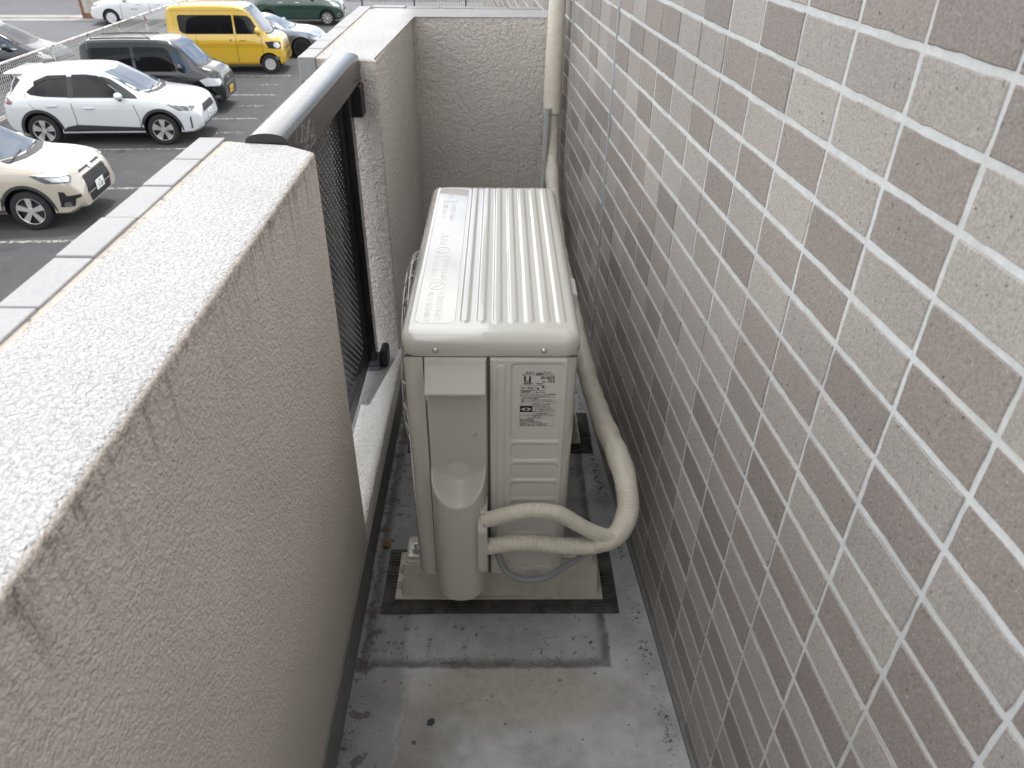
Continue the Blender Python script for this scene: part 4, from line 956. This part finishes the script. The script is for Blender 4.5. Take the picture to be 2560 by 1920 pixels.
for sd in (-1, 1):
    c.patch('headlight', [(-.33 * 1, .88), (-.18, .75), (.05, .74), (.19, .80), (.05, .87), (-.15, .90)] if sd < 0 else [(.33, .88), (.18, .75), (-.05, .74), (-.19, .80), (-.05, .87), (.15, .90)], sd * 42, M_lampd, .006)
    c.patch('headlight_trim', [(-.30, .885), (-.15, .865), (.05, .842), (.17, .815), (.19, .825), (.05, .875), (-.15, .905)] if sd < 0 else [(.30, .885), (.15, .865), (-.05, .842), (-.17, .815), (-.19, .825), (-.05, .875), (.15, .905)], sd * 42, M_alloy, .009)
    c.patch('bumper_vent', [(-.02, .36), (.012, .36), (.012, .62), (-.02, .60)], sd * 52, M_clad, .006)
    c.patch('tail_lamp', [(-2.06, .93), (-1.84, .90), (-1.78, .96), (-1.95, 1.06), (-2.03, 1.05)], 'R' if sd < 0 else 'L', M_red, .012)
    c.patch('rear_pillar_glass', [(-1.93, 1.10), (-1.84, 1.08), (-1.60, 1.36), (-1.70, 1.41)], 'R' if sd < 0 else 'L', M_clad, .006)
c.patch('grille', [(-.44, .63), (.44, .63), (.36, .78), (-.36, .78)], 'F', M_gr, .006)
c.patch('lower_trim', [(-.60, .36), (.60, .36), (.50, .43), (-.50, .43)], 'F', M_clad, .012); c.patch('skid_bar', [(-.46, .40), (.46, .40), (.46, .425), (-.46, .425)], 'F', M_alloy, .018)
c.patch('badge', el(0, .82, .055, .035), 'F', M_alloy, .01)
c.plate(.53, M_plw, ('500', '46-20'))
bm = bmesh.new(); bx(bm, -1.93, -1.55, -.56, .56, 1.455, 1.495, bev=.018, seg=3); fin('rear_spoiler', bm, P_white, c.root, smooth=R(50))
bm = bmesh.new(); bmesh.ops.create_cone(bm, cap_ends=True, segments=12, radius1=.06, radius2=.01, depth=.07, matrix=Matrix.Translation((-1.35, 0, 1.56)) @ Matrix.Diagonal((1.9, .5, 1, 1))); fin('antenna_fin', bm, P_white, c.root)

# --- beige small crossover -------------------------------------------
P_beige = paint('beige_paint', (.40, .36, .30), .28)
sp = dict(top=[(-2.0, .85), (-1.95, 1.05), (-1.75, 1.45), (-1.5, 1.56), (-.8, 1.61), (-.2, 1.62), (.10, 1.57), (.42, 1.43), (.95, 1.13), (1.10, 1.085), (1.5, 1.045), (1.84, .985), (1.96, .91), (2.04, .78), (2.08, .62)],
          belt=[(-2.0, .75), (-1.8, 1.0), (0, 1.02), (.9, 1.0), (1.3, .985), (1.75, .93), (1.96, .80), (2.08, .55)],
          hw=[(-2.0, .68), (-1.9, .78), (-1.2, .845), (1.2, .847), (1.65, .842), (1.87, .815), (2.02, .745), (2.08, .67)],
          rw=[(-2.0, .55), (-1.0, .57), (0, .58), (.5, .62), (1.0, .70), (1.7, .68), (2.0, .55)],
          sill=[(-2.0, .42), (-1.8, .30), (-1.5, .25), (1.5, .25), (1.8, .25), (2.0, .34)], axles=(1.22, -1.30), wr=.333, w=.848, rim=.226, gap=.06)
c = Car('crossover_car', 'beige compact crossover with black mesh grille and five-spoke wheels', -8.19, 13.35, False, sp, P_beige)
c.wheel((5, (.030, .050), 0)); c.ring(M_clad, .05)
c.both('side_window', [(-.45, 1.06), (.55, 1.05), (.25, 1.28), (-.05, 1.42), (-.45, 1.44)], M_glass); c.both('side_window', [(-1.5, 1.10), (-.55, 1.06), (-.55, 1.44), (-1.2, 1.40)], M_glass)
c.wind([(.20, -.54), (.28, 0), (.20, .54), (.55, .60), (.88, .68), (.99, .35), (1.02, 0), (.99, -.35), (.88, -.68), (.55, -.60)])
c.cowl([(.92, -.64), (1.03, -.35), (1.07, 0), (1.03, .35), (.92, .64), (1.05, .66), (1.17, .3), (1.19, 0), (1.17, -.3), (1.05, -.66)]); c.wiper(1.03); c.mirror(.5, 1.08, P_beige)
c.seam([(.80, .32), (.82, .6), (.80, .9), (.76, 1.0)]); c.seam([(1.40, 1.00), (1.12, 1.03), (.95, 1.04)], .004)
for sd in (-1, 1):
    g = lambda P: P if sd < 0 else [(-x, z) for x, z in P]
    c.patch('headlight', g([(-.34, .93), (-.20, .80), (.12, .79), (.18, .86), (.16, .925), (-.16, .945)]), sd * 40, M_lampd, .006)
    c.patch('headlight_lens', g([(-.19, .895), (-.12, .825), (.09, .815), (.13, .865), (.10, .885)]), sd * 40, M_lamp, .011)
    c.patch('headlight_trim', g([(-.32, .94), (-.14, .915), (.16, .895), (.16, .93), (-.14, .955)]), sd * 40, M_alloy, .010)
    c.patch('fog_surround', g([(-.10, .40), (.06, .40), (.09, .52), (.19, .54), (.19, .585), (-.01, .585), (-.03, .65), (-.09, .66)]), sd * 35, M_gr, .008)
    c.patch('fog_lamp', g(el(-.02, .44, .045, .045)), sd * 35, M_lampd, .014)
c.patch('grille', [(-.50, .52), (.50, .52), (.42, .80), (-.42, .80)], 'F', M_gr, .004)
bm = bmesh.new()                                           # honeycomb of the grille
for k in range(-9, 10):
    for sg in (-1, 1):
        pts = []
        for q in range(7):
            z = .60 + .19 * q / 6; y = k * .052 + sg * .5 * (z - .60)
            if abs(y) < .46: 
                h = c.bvh.ray_cast(Vector((6, y, z)), Vector((-1, 0, 0)));
                if h[0]: pts.append((h[0].x + .010, y, z))
        if len(pts) > 1: tube(bm, pts, .0055, 4, .5, smoothpath=False)
fin('grille_mesh', bm, mat('grille_mesh', (.09, .09, .095), .35), c.root)
c.patch('grille_bar', [(-.44, .855), (.44, .855), (.40, .885), (-.40, .885)], 'F', M_gr, .006)
c.patch('badge', el(0, .865, .065, .05), 'F', M_alloy, .016)
c.patch('lower_intake', [(-.42, .36), (.42, .36), (.46, .50), (-.46, .50)], 'F', M_gr, .005)
c.patch('lower_trim', [(-.66, .27), (.66, .27), (.62, .325), (-.62, .325)], 'F', M_clad, .012)
c.plate(.545, M_plw, ('500', '11-20'))
c.both('sill_trim', [(-.9, .27), (.82, .27), (.82, .36), (-.9, .36)], M_clad, .01)

# --- black tall kei wagon ----------------------------------------------
P_black = mat('black_paint', (.007, .008, .010), .2, coat=.6)
sp = dict(top=[(-1.69, 1.0), (-1.66, 1.45), (-1.60, 1.66), (-1.4, 1.725), (-.6, 1.745), (.25, 1.735), (.52, 1.70), (.72, 1.60), (1.16, 1.15), (1.26, 1.10), (1.47, 1.045), (1.60, .95), (1.66, .82), (1.695, .62)],
          belt=[(-1.69, .90), (-1.5, .98), (.9, .97), (1.2, .97), (1.5, .90), (1.66, .70), (1.695, .55)],
          hw=[(-1.69, .66), (-1.6, .71), (-1.0, .737), (1.0, .737), (1.4, .725), (1.6, .67), (1.695, .58)],
          rw=[(-1.69, .56), (-1.4, .60), (0, .61), (.5, .615), (1.05, .63), (1.5, .58), (1.695, .48)],
          sill=[(-1.69, .35), (-1.5, .25), (-1.3, .22), (1.3, .22), (1.5, .22), (1.695, .30)], axles=(1.22, -1.27), wr=.275, w=.737, rim=.185, gap=.045, tw=.16)
c = Car('kei_wagon', 'glossy black boxy kei wagon with yellow number plate beside a white crossover', -7.30, 21.15, False, sp, P_black)
c.wheel((7, (.018, .022), 0))
c.both('side_window', [(-1.45, 1.06), (-1.40, 1.02), (-.42, 1.01), (-.42, 1.56), (-1.35, 1.55), (-1.45, 1.50)], M_glass); c.both('side_window', [(-.34, 1.01), (.62, 1.00), (.60, 1.12), (.50, 1.48), (.40, 1.555), (-.34, 1.565)], M_glass)
c.both('side_window', [(.69, 1.01), (1.04, 1.01), (.66, 1.46), (.58, 1.50)], M_wind)
c.wind([(.58, -.57), (.64, 0), (.58, .57), (.82, .59), (1.10, .615), (1.18, .3), (1.20, 0), (1.18, -.3), (1.10, -.615), (.82, -.59)])
c.cowl([(1.12, -.6), (1.20, -.3), (1.22, 0), (1.20, .3), (1.12, .6), (1.19, .6), (1.27, .3), (1.29, 0), (1.27, -.3), (1.19, -.6)]); c.wiper(1.20)
c.mirror(.74, 1.10, P_black, (.085, .10, .085)); c.seam([(-.38, .28), (-.38, .95)]); c.seam([(.80, .30), (.80, .95)])
c.handle(-.62, .88, M_chrome, .08); c.handle(-.16, .88, M_chrome, .08); c.antenna(.12, -.45, 1.70)
c.both('side_trim', [(-1.2, .60), (.85, .60), (.85, .625), (-1.2, .625)], M_chrome, .006)
for sd in (-1, 1):
    g = lambda P: P if sd < 0 else [(-x, z) for x, z in P]
    c.patch('headlight', g([(-.24, .80), (-.16, .66), (.10, .66), (.18, .74), (.16, .82), (-.10, .86)]), sd * 38, M_lamp, .008)
    c.patch('fog_lamp', g(el(.02, .40, .05, .04)), sd * 30, M_lampd, .008)
c.patch('grille', [(-.36, .66), (.36, .66), (.36, .80), (-.36, .80)], 'F', M_gr, .005); c.patch('grille_bar', [(-.40, .62), (.40, .62), (.40, .645), (-.40, .645)], 'F', M_chrome, .010); c.patch('badge', el(0, .75, .05, .04), 'F', M_chrome, .012)
c.plate(.47, M_ply, ('580', '51-63'), col=M_ink)
bm = bmesh.new()
for y in (-.38, -.13, .13, .38): tube(bm, [(x, y, pchip(sp['top'])(x) - .002) for x in (-1.4, -1.0, -.6, -.2, .05)], .014, 6, .2, smoothpath=False)
fin('roof_ribs', bm, P_black, c.root, smooth=True)

# --- yellow kei van --------------------------------------------------------
P_yel = paint('yellow_paint', (.52, .33, .022), .28)
sp = dict(top=[(-1.70, 1.1), (-1.68, 1.6), (-1.60, 1.86), (-1.45, 1.915), (-.4, 1.945), (.35, 1.925), (.60, 1.885), (.78, 1.77), (1.22, 1.17), (1.30, 1.10), (1.50, 1.06), (1.62, .985), (1.67, .86), (1.70, .60)],
          belt=[(-1.70, 1.0), (-1.5, 1.10), (.8, 1.08), (1.2, 1.02), (1.5, .95), (1.65, .75), (1.70, .50)],
          hw=[(-1.70, .68), (-1.62, .72), (-1.0, .738), (1.1, .738), (1.45, .725), (1.62, .68), (1.70, .61)],
          rw=[(-1.70, .60), (-1.5, .63), (0, .64), (.7, .64), (1.2, .64), (1.5, .60), (1.70, .52)],
          sill=[(-1.70, .36), (-1.5, .26), (-1.3, .24), (1.3, .24), (1.5, .24), (1.70, .32)], axles=(1.24, -1.28), wr=.282, w=.738, rim=.165, gap=.045, tw=.16, rimm=M_alloy)
c = Car('kei_van', 'bright yellow high-roof kei van with steel wheels in the parking lot', -6.61, 26.05, False, sp, P_yel)
c.wheel((0, 'disc', 0))
c.both('side_window', [(-1.32, 1.25), (-1.25, 1.17), (-1.15, 1.14), (.28, 1.14), (.28, 1.66), (-1.28, 1.66), (-1.33, 1.60)], M_glass); c.both('side_window', [(.34, 1.14), (1.06, 1.14), (1.04, 1.20), (.84, 1.56), (.74, 1.64), (.34, 1.66)], M_glass)
c.wind([(.66, -.60), (.72, 0), (.66, .60), (.92, .61), (1.17, .62), (1.24, .3), (1.26, 0), (1.24, -.3), (1.17, -.62), (.92, -.61)], off=.005)
c.cowl([(1.19, -.6), (1.255, -.3), (1.275, 0), (1.255, .3), (1.19, .6), (1.26, .6), (1.32, .3), (1.335, 0), (1.32, -.3), (1.26, -.6)])
c.mirror(1.0, 1.22, P_yel, (.085, .10, .10)); c.seam([(.31, .30), (.31, 1.13)]); c.seam([(1.08, .42), (1.08, 1.10)]); c.seam([(-.86, 1.66), (-.86, 1.72)], .004); c.seam([(-.86, .5), (-.86, 1.12)])
for z in (.86, .82, .78): c.both('side_groove', [(-1.2, z - .006), (1.1, z - .006), (1.1, z + .006), (-1.2, z + .006)], mat('yellow_groove', (.30, .16, .008), .5), .002, grid=.2)
c.handle(.52, .98, P_yel, .10); c.handle(.16, .98, M_gr, .02); c.antenna(-1.2, -.5, 1.93)
c.both('sill_trim', [(-.9, .30), (.9, .30), (.9, .335), (-.9, .335)], mat('yellow_groove'), .003, grid=.2)
c.both('roof_seam', [(-1.5, 1.77), (.62, 1.77), (.62, 1.782), (-1.5, 1.782)], mat('yellow_groove'), .003, grid=.2)
for sd in (-1, 1):
    g = lambda P: P if sd < 0 else [(-x, z) for x, z in P]
    c.patch('headlight', g([(-.20, .92), (-.15, .74), (.10, .72), (.16, .90), (.02, .95)]), sd * 35, M_gr, .006); c.patch('headlight_lens', g(el(.02, .83, .075, .085)), sd * 35, M_lamp, .012)
    c.patch('fog_lamp', g([(-.05, .40), (.04, .40), (.04, .50), (-.05, .50)]), sd * 28, M_lampd, .010)
c.patch('grille', [(-.36, .80), (.36, .80), (.36, .92), (-.36, .92)], 'F', P_yel, .008); c.patch('badge', [(-.09, .81), (.09, .81), (.11, .93), (-.11, .93)], 'F', M_chrome, .014); c.patch('grille_bar', [(-.34, .855), (.34, .855), (.34, .885), (-.34, .885)], 'F', M_chrome, .012)
c.patch('air_slot', [(-.30, .66), (.30, .66), (.30, .71), (-.30, .71)], 'F', M_gr, .006); c.plate(.46, mat('plate_black', (.02, .02, .02), .5), ('480', '8-24'), col=M_ply)

# --- grey-blue coupe ----------------------------------------------------------
P_blue = paint('grey_blue_paint', (.13, .155, .20), .22, .55)
sp = dict(top=[(-2.05, .70), (-1.9, .95), (-1.2, 1.06), (-.6, 1.24), (-.1, 1.28), (.15, 1.23), (.85, .93), (1.0, .90), (1.5, .83), (1.85, .70), (1.98, .60), (2.05, .46)],
          belt=[(-2.05, .62), (-1.5, .86), (0, .86), (.9, .84), (1.3, .84), (1.7, .74), (2.05, .40)],
          hw=[(-2.05, .70), (-1.8, .84), (-1.2, .88), (0, .86), (1.25, .885), (1.6, .86), (1.88, .75), (2.05, .52)],
          rw=[(-2.05, .5), (-1.0, .5), (0, .53), (.4, .58), (1.0, .70), (1.6, .62), (2.05, .36)],
          sill=[(-2.05, .35), (-1.8, .22), (-1.5, .18), (1.5, .18), (1.8, .19), (2.05, .27)], axles=(1.28, -1.26), wr=.31, w=.885, rim=.215, gap=.045, rimm=M_rimd)
c = Car('sports_coupe', 'low grey-blue sports coupe with black wheels behind a yellow van', -6.05, 28.75, False, sp, P_blue)
c.wheel((5, (.03, .04), 0)); c.wind([(.10, -.48), (.17, 0), (.10, .48), (.5, .56), (.80, .66), (.90, .3), (.93, 0), (.90, -.3), (.80, -.66), (.5, -.56)])
c.both('side_window', [(-.5, .92), (.6, .90), (.2, 1.08), (-.1, 1.16), (-.5, 1.15)], M_glass); c.mirror(.45, .95, P_blue); c.cowl([(.84, -.62), (.93, -.3), (.96, 0), (.93, .3), (.84, .62), (.95, .62), (1.0, .3), (1.02, 0), (1.0, -.3), (.95, -.62)])
for sd in (-1, 1):
    g = lambda P: P if sd < 0 else [(-x, z) for x, z in P]
    c.patch('headlight', g([(-.20, .62), (-.10, .57), (.06, .58), (.05, .64), (-.10, .67)]), sd * 45, M_lamp, .006)
c.patch('lower_intake', [(-.4, .28), (.4, .28), (.35, .40), (-.35, .40)], 'F', M_gr, .006)
c.seam([(.72, .26), (.74, .82)])

# --- dark green hatchback --------------------------------------------------------
P_green = paint('dark_green_paint', (.010, .040, .026), .22)
sp = dict(top=[(-1.82, .9), (-1.78, 1.15), (-1.6, 1.42), (-1.3, 1.50), (-.5, 1.525), (.1, 1.50), (.40, 1.39), (.92, 1.10), (1.05, 1.06), (1.4, 1.0), (1.65, .91), (1.76, .80), (1.825, .60)],
          belt=[(-1.82, .80), (-1.6, .98), (0, .96), (.9, .95), (1.2, .94), (1.55, .86), (1.75, .68), (1.825, .50)],
          hw=[(-1.82, .66), (-1.7, .76), (-1.2, .825), (1.1, .830), (1.45, .81), (1.7, .72), (1.825, .58)],
          rw=[(-1.82, .54), (-1.3, .58), (0, .60), (.5, .62), (1.0, .68), (1.5, .62), (1.825, .46)],
          sill=[(-1.82, .38), (-1.6, .27), (-1.4, .22), (1.4, .22), (1.6, .22), (1.825, .32)], axles=(1.15, -1.32), wr=.288, w=.83, rim=.195, gap=.045)
c = Car('hatchback', 'dark green hatchback with silver wheels and chrome door handles', -5.95, 36.0, False, sp, P_green)
c.wheel((9, (.014, .022), .05)); c.both('side_window', [(-1.35, 1.03), (-.42, 1.01), (-.42, 1.38), (-1.1, 1.37), (-1.3, 1.28)], M_glass); c.both('side_window', [(-.34, 1.01), (.66, 1.0), (.3, 1.27), (.08, 1.37), (-.34, 1.39)], M_glass)
c.wind([(.22, -.56), (.30, 0), (.22, .56), (.55, .61), (.84, .65), (.94, .3), (.97, 0), (.94, -.3), (.84, -.65), (.55, -.61)]); c.mirror(.58, 1.06, P_green); c.handle(-.72, .87, M_chrome, .09); c.handle(-.02, .87, M_chrome, .09)
c.seam([(-.38, .28), (-.38, .98)]); c.seam([(.78, .30), (.78, .95)]); c.both('sill_trim', [(-.95, .25), (.75, .25), (.75, .265), (-.95, .265)], M_chrome, .006, grid=.2)
for sd in (-1, 1):
    g = lambda P: P if sd < 0 else [(-x, z) for x, z in P]
    c.patch('headlight', g([(-.26, .90), (-.16, .76), (.03, .70), (.10, .75), (.02, .84), (-.14, .92)]), sd * 42, M_lamp, .008); c.patch('fog_lamp', g(el(.03, .40, .07, .075)), sd * 32, M_chrome, .006); c.patch('fog_lens', g(el(.03, .40, .045, .05)), sd * 32, M_gr, .010)
c.patch('grille', [(-.38, .52), (.38, .52), (.42, .64), (-.42, .64)], 'F', M_gr, .005); c.patch('grille_bar', [(-.42, .63), (.42, .63), (.42, .67), (-.42, .67)], 'F', M_chrome, .012); c.plate(.44, M_plw, ('500', '72-35'))

# --- white company wagon, facing the other way ----------------------------------------
P_white2 = paint('plain_white_paint', (.60, .62, .64), .3)
sp = dict(top=[(-2.2, .9), (-2.15, 1.2), (-1.95, 1.38), (-1.5, 1.44), (-.6, 1.475), (.0, 1.46), (.30, 1.37), (.95, 1.03), (1.1, .99), (1.6, .93), (1.95, .84), (2.1, .74), (2.2, .55)],
          belt=[(-2.2, .80), (-1.8, .95), (0, .92), (1.0, .90), (1.4, .88), (1.9, .78), (2.1, .62), (2.2, .48)],
          hw=[(-2.2, .68), (-2.0, .80), (-1.3, .845), (1.3, .847), (1.75, .82), (2.0, .72), (2.2, .52)],
          rw=[(-2.2, .54), (-1.3, .57), (0, .58), (.5, .62), (1.0, .70), (1.7, .64), (2.2, .42)],
          sill=[(-2.2, .36), (-1.9, .25), (-1.6, .20), (1.6, .20), (1.9, .20), (2.2, .26)], axles=(1.30, -1.30), wr=.30, w=.847, rim=.20, gap=.04, rimm=mat('silver_cover', (.62, .63, .64), .4, .4))
c = Car('station_wagon', 'plain white company wagon with silver wheel covers facing a rusty gate', -12.3, 35.95, True, sp, P_white2)
c.wheel((0, 'disc', 0)); c.both('side_window', [(-.3, .98), (.75, .96), (.3, 1.22), (.0, 1.33), (-.3, 1.34)], M_glass); c.both('side_window', [(-1.3, 1.0), (-.38, .98), (-.38, 1.34), (-1.2, 1.32)], M_glass); c.wind([(.16, -.54), (.24, 0), (.16, .54), (.5, .6), (.86, .67), (.97, .3), (1.0, 0), (.97, -.3), (.86, -.67), (.5, -.6)]); c.mirror(.62, .99, P_white2)
c.seam([(-.34, .25), (-.34, .94)]); c.seam([(.85, .28), (.82, .9)]); c.handle(-.66, .82, P_white2); c.handle(.10, .82, P_white2)
for sd in (-1, 1):
    g = lambda P: P if sd < 0 else [(-x, z) for x, z in P]
    c.patch('headlight', g([(-.26, .80), (-.14, .72), (.06, .70), (.08, .75), (-.1, .82)]), sd * 45, M_lampd, .006)
    bm = bmesh.new(); hh = c.bvh.ray_cast(Vector((.3, sd * 3, .62)), Vector((0, -sd, 0)))[0]
    T = Matrix.Translation((.42 if sd > 0 else .16, hh.y + sd * .006, .60)) @ (Matrix.Rotation(R(180), 4, 'Z') if sd > 0 else Matrix()) @ Matrix.Rotation(R(90), 4, 'X')
    text_into(bm, '●', .07, T); text_into(bm, '株式会社', .045, T @ Matrix.Translation((.09, .012, 0)))
    fin('door_lettering', bm, mat('grey_lettering', (.15, .16, .17), .5), c.root, norm=False)
c.patch('grille', [(-.3, .56), (.3, .56), (.34, .64), (-.34, .64)], 'F', M_gr, .005)

# --- dark car beyond the fence -----------------------------------------------------------
P_dark = mat('dark_blue_black_paint', (.008, .010, .016), .2, coat=.5)
sp = dict(top=[(-2.1, 1.0), (-2.05, 1.4), (-1.85, 1.62), (-1.2, 1.68), (-.3, 1.68), (.25, 1.60), (.6, 1.44), (1.25, 1.10), (1.4, 1.05), (1.75, .96), (1.95, .84), (2.05, .72), (2.1, .55)],
          belt=[(-2.1, .90), (-1.5, 1.0), (1.2, .98), (1.5, .95), (1.9, .76), (2.1, .48)],
          hw=[(-2.1, .70), (-1.9, .80), (-1.2, .845), (1.3, .847), (1.7, .82), (1.95, .72), (2.1, .58)],
          rw=[(-2.1, .56), (-1.3, .60), (0, .60), (.6, .62), (1.25, .69), (1.7, .64), (2.1, .46)],
          sill=[(-2.1, .36), (-1.9, .26), (-1.6, .22), (1.6, .22), (1.9, .22), (2.1, .30)], axles=(1.35, -1.40), wr=.31, w=.847, rim=.21, gap=.045)
c = Car('minivan', 'dark blue-black minivan with chrome-banded mirror beyond the mesh fence', -13.0, 24.3, False, sp, P_dark)
c.wheel((5, (.03, .04), 0)); c.both('side_window', [(-1.5, 1.06), (.1, 1.05), (.1, 1.52), (-1.3, 1.54)], M_glass); c.both('side_window', [(.18, 1.05), (.75, 1.04), (.45, 1.36), (.18, 1.48)], M_glass); c.both('side_window', [(.82, 1.04), (1.12, 1.03), (.58, 1.33)], M_wind)
c.wind([(.42, -.58), (.50, 0), (.42, .58), (.8, .63), (1.15, .66), (1.26, .3), (1.29, 0), (1.26, -.3), (1.15, -.66), (.8, -.63)], M_glass); c.mirror(.85, 1.08, P_dark); c.handle(-.1, .92, M_chrome, .1); c.handle(.25, .92, M_chrome, .1)
c.both('belt_trim', [(-1.5, 1.035), (1.1, 1.02), (1.1, 1.035), (-1.5, 1.05)], M_chrome, .008, grid=.2)
for sd in (-1, 1):
    g = lambda P: P if sd < 0 else [(-x, z) for x, z in P]
    c.patch('headlight', g([(-.26, .88), (-.14, .78), (.10, .76), (.08, .83), (-.1, .90)]), sd * 42, M_lamp, .006)

# ================================================================== FENCES AND BACKGROUND
fc = tag(empty('mesh_fence', (-12.3, 24, G)), 'rust-streaked white fence with expanded-metal mesh behind the parked cars', 'fence')
FH = 1.22; FX = -12.3
ys = [15.7 + 2.12 * k for k in range(9)]
for y in ys:
    bm = bmesh.new(); bx(bm, FX - .025, FX + .025, y - .025, y + .025, G, G + FH - .05, bev=.004); under(fc, fin('post', bm, M_fence))
for ya, yb in zip(ys, ys[1:]):
    bm = bmesh.new(); bx(bm, FX - .035, FX + .035, ya + .001, yb - .001, G + FH - .045, G + FH, bev=.006); under(fc, fin('top_rail', bm, M_fence))
    bm = bmesh.new(); bx(bm, FX - .018, FX + .018, ya + .026, yb - .026, G + .06, G + .10, bev=.004); under(fc, fin('bottom_rail', bm, M_fence))
    bm = bmesh.new(); z0, z1 = G + .10, G + FH - .045; dz = .105; dy = .088; t = .0085
    nr = int((z1 - z0) / dz)
    q = ya + .03
    while q < yb - .03 - dy:
        for sg in (0, 1):                                  # vertical zigzag strands of the expanded metal
            xq = FX + (.004 if sg else -.004); pts = []
            for k in range(nr + 1):
                yy = q + (dy * .5 if (k + sg) % 2 else 0); pts.append((yy, z0 + dz * k))
            for (a0, b0), (a1, b1) in zip(pts, pts[1:]):
                v = [bm.verts.new((xq, a0 - t, b0)), bm.verts.new((xq, a0 + t, b0)), bm.verts.new((xq + .006, a1 + t, b1)), bm.verts.new((xq + .006, a1 - t, b1))]; bm.faces.new(v)
        q += dy
    r = bmesh.ops.extrude_face_region(bm, geom=bm.faces[:]); bmesh.ops.translate(bm, vec=(.005, 0, 0), verts=[v for v in r['geom'] if isinstance(v, bmesh.types.BMVert)])
    under(fc, fin('mesh_panel', bm, M_fwire))
bm = bmesh.new(); bx(bm, FX - .1, FX + .1, 15.6, 33.0, G, G + .06); under(fc, fin('footing', bm, M_conc))

# street fence with fine vertical wires
sf = tag(empty('wire_fence', *[(LOT @ Vector((-2, 38.6, 0)),)][0]), 'fine vertical-wire street fence with thin black posts', 'fence')
def inlot(o, root): o.parent = root; o.matrix_parent_inverse = root.matrix_basis.inverted(); return o
for uu in (-9.0, -6.4, -5.9, -3.6, -1.2, 1.2):
    bm = bmesh.new(); bx(bm, uu - .03, uu + .03, 38.57, 38.63, 0, 1.5, M=LOT); inlot(fin('post', bm, M_gr), sf)
bm = bmesh.new(); q = -9.0
while q < 3:
    bx(bm, q - .006, q + .006, 38.594, 38.606, .08, 1.45, M=LOT); q += .085
for z in (.1, .75, 1.4): bx(bm, -9, 3, 38.606, 38.614, z, z + .012, M=LOT)
inlot(tag(fin('wires', bm, M_fwire), kind='stuff'), sf)
# kerb blocks across the road
for k in range(9):
    bm = bmesh.new(); u0 = -8.6 + 1.25 * k; bx(bm, u0, u0 + .95, 43.4, 43.7, 0, .17, bev=.02, M=LOT)
    tag(fin('kerb_block', bm, M_conc), kind='structure')
# rusty gate panel by the wagon
gt = tag(empty('rusty_gate', LOT @ Vector((-15.2, 37.1, 0))), 'weathered corrugated panel gate in a rusty iron frame beside the white wagon', 'gate')
for a in ((-15.55, -15.45, 37.05, 37.15, 0, 2.2), (-14.2, -14.1, 37.05, 37.15, 0, 2.2)):
    bm = bmesh.new(); bx(bm, *a, M=LOT, bev=.01); inlot(fin('post', bm, M_rust), gt)
bm = bmesh.new(); bx(bm, -15.45, -14.2, 37.06, 37.14, .05, .22, M=LOT, bev=.01); inlot(fin('bottom_rail', bm, M_rust), gt)
bm = bmesh.new(); bx(bm, -15.45, -14.2, 37.06, 37.14, 2.05, 2.15, M=LOT, bev=.01); inlot(fin('top_rail', bm, M_rust), gt)
for k in range(6):
    bm = bmesh.new(); u0 = -15.44 + .205 * k; bx(bm, u0, u0 + .185, 37.085, 37.115, .22, 2.05, M=LOT, bev=.006); inlot(fin('slat', bm, M_board if k % 2 else mat('pale_sheet', (.40, .39, .36), .7)), gt)
# house front across the road, at the frame's upper edge
hs = tag(empty('street_house', LOT @ Vector((-22, 45.2, 0))), 'house front with white slatted low wall across the street', 'house')
bm = bmesh.new(); bx(bm, -34, -12, 47.0, 52, 0, 5.5, M=LOT); inlot(fin('wall', bm, mat('house_wall', (.50, .47, .43), .85)), hs)
bm = bmesh.new(); bx(bm, -34, -23.4, 45.4, 45.6, .13, 1.1, M=LOT); inlot(fin('low_wall', bm, M_board), hs)
for k in range(34):
    bm = bmesh.new(); u0 = -23.3 + .13 * k; bx(bm, u0, u0 + .095, 45.4, 45.44, .18, 1.3, M=LOT); inlot(fin('slat', bm, M_white), hs)
bm = bmesh.new(); bx(bm, -23.35, -18.85, 45.45, 45.5, .15, 1.32, M=LOT); inlot(fin('slat_frame', bm, mat('slat_back', (.42, .43, .43), .7)), hs)
bm = bmesh.new(); bx(bm, -18.8, -18.2, 45.3, 45.9, .13, 1.6, M=LOT); inlot(fin('gate_post', bm, mat('dark_brown', (.06, .04, .035), .7)), hs)
bm = bmesh.new(); bx(bm, -17.8, -16.4, 46.2, 46.9, .13, 1.2, M=LOT); inlot(fin('planter', bm, mat('red_brown', (.14, .05, .045), .7)), hs)
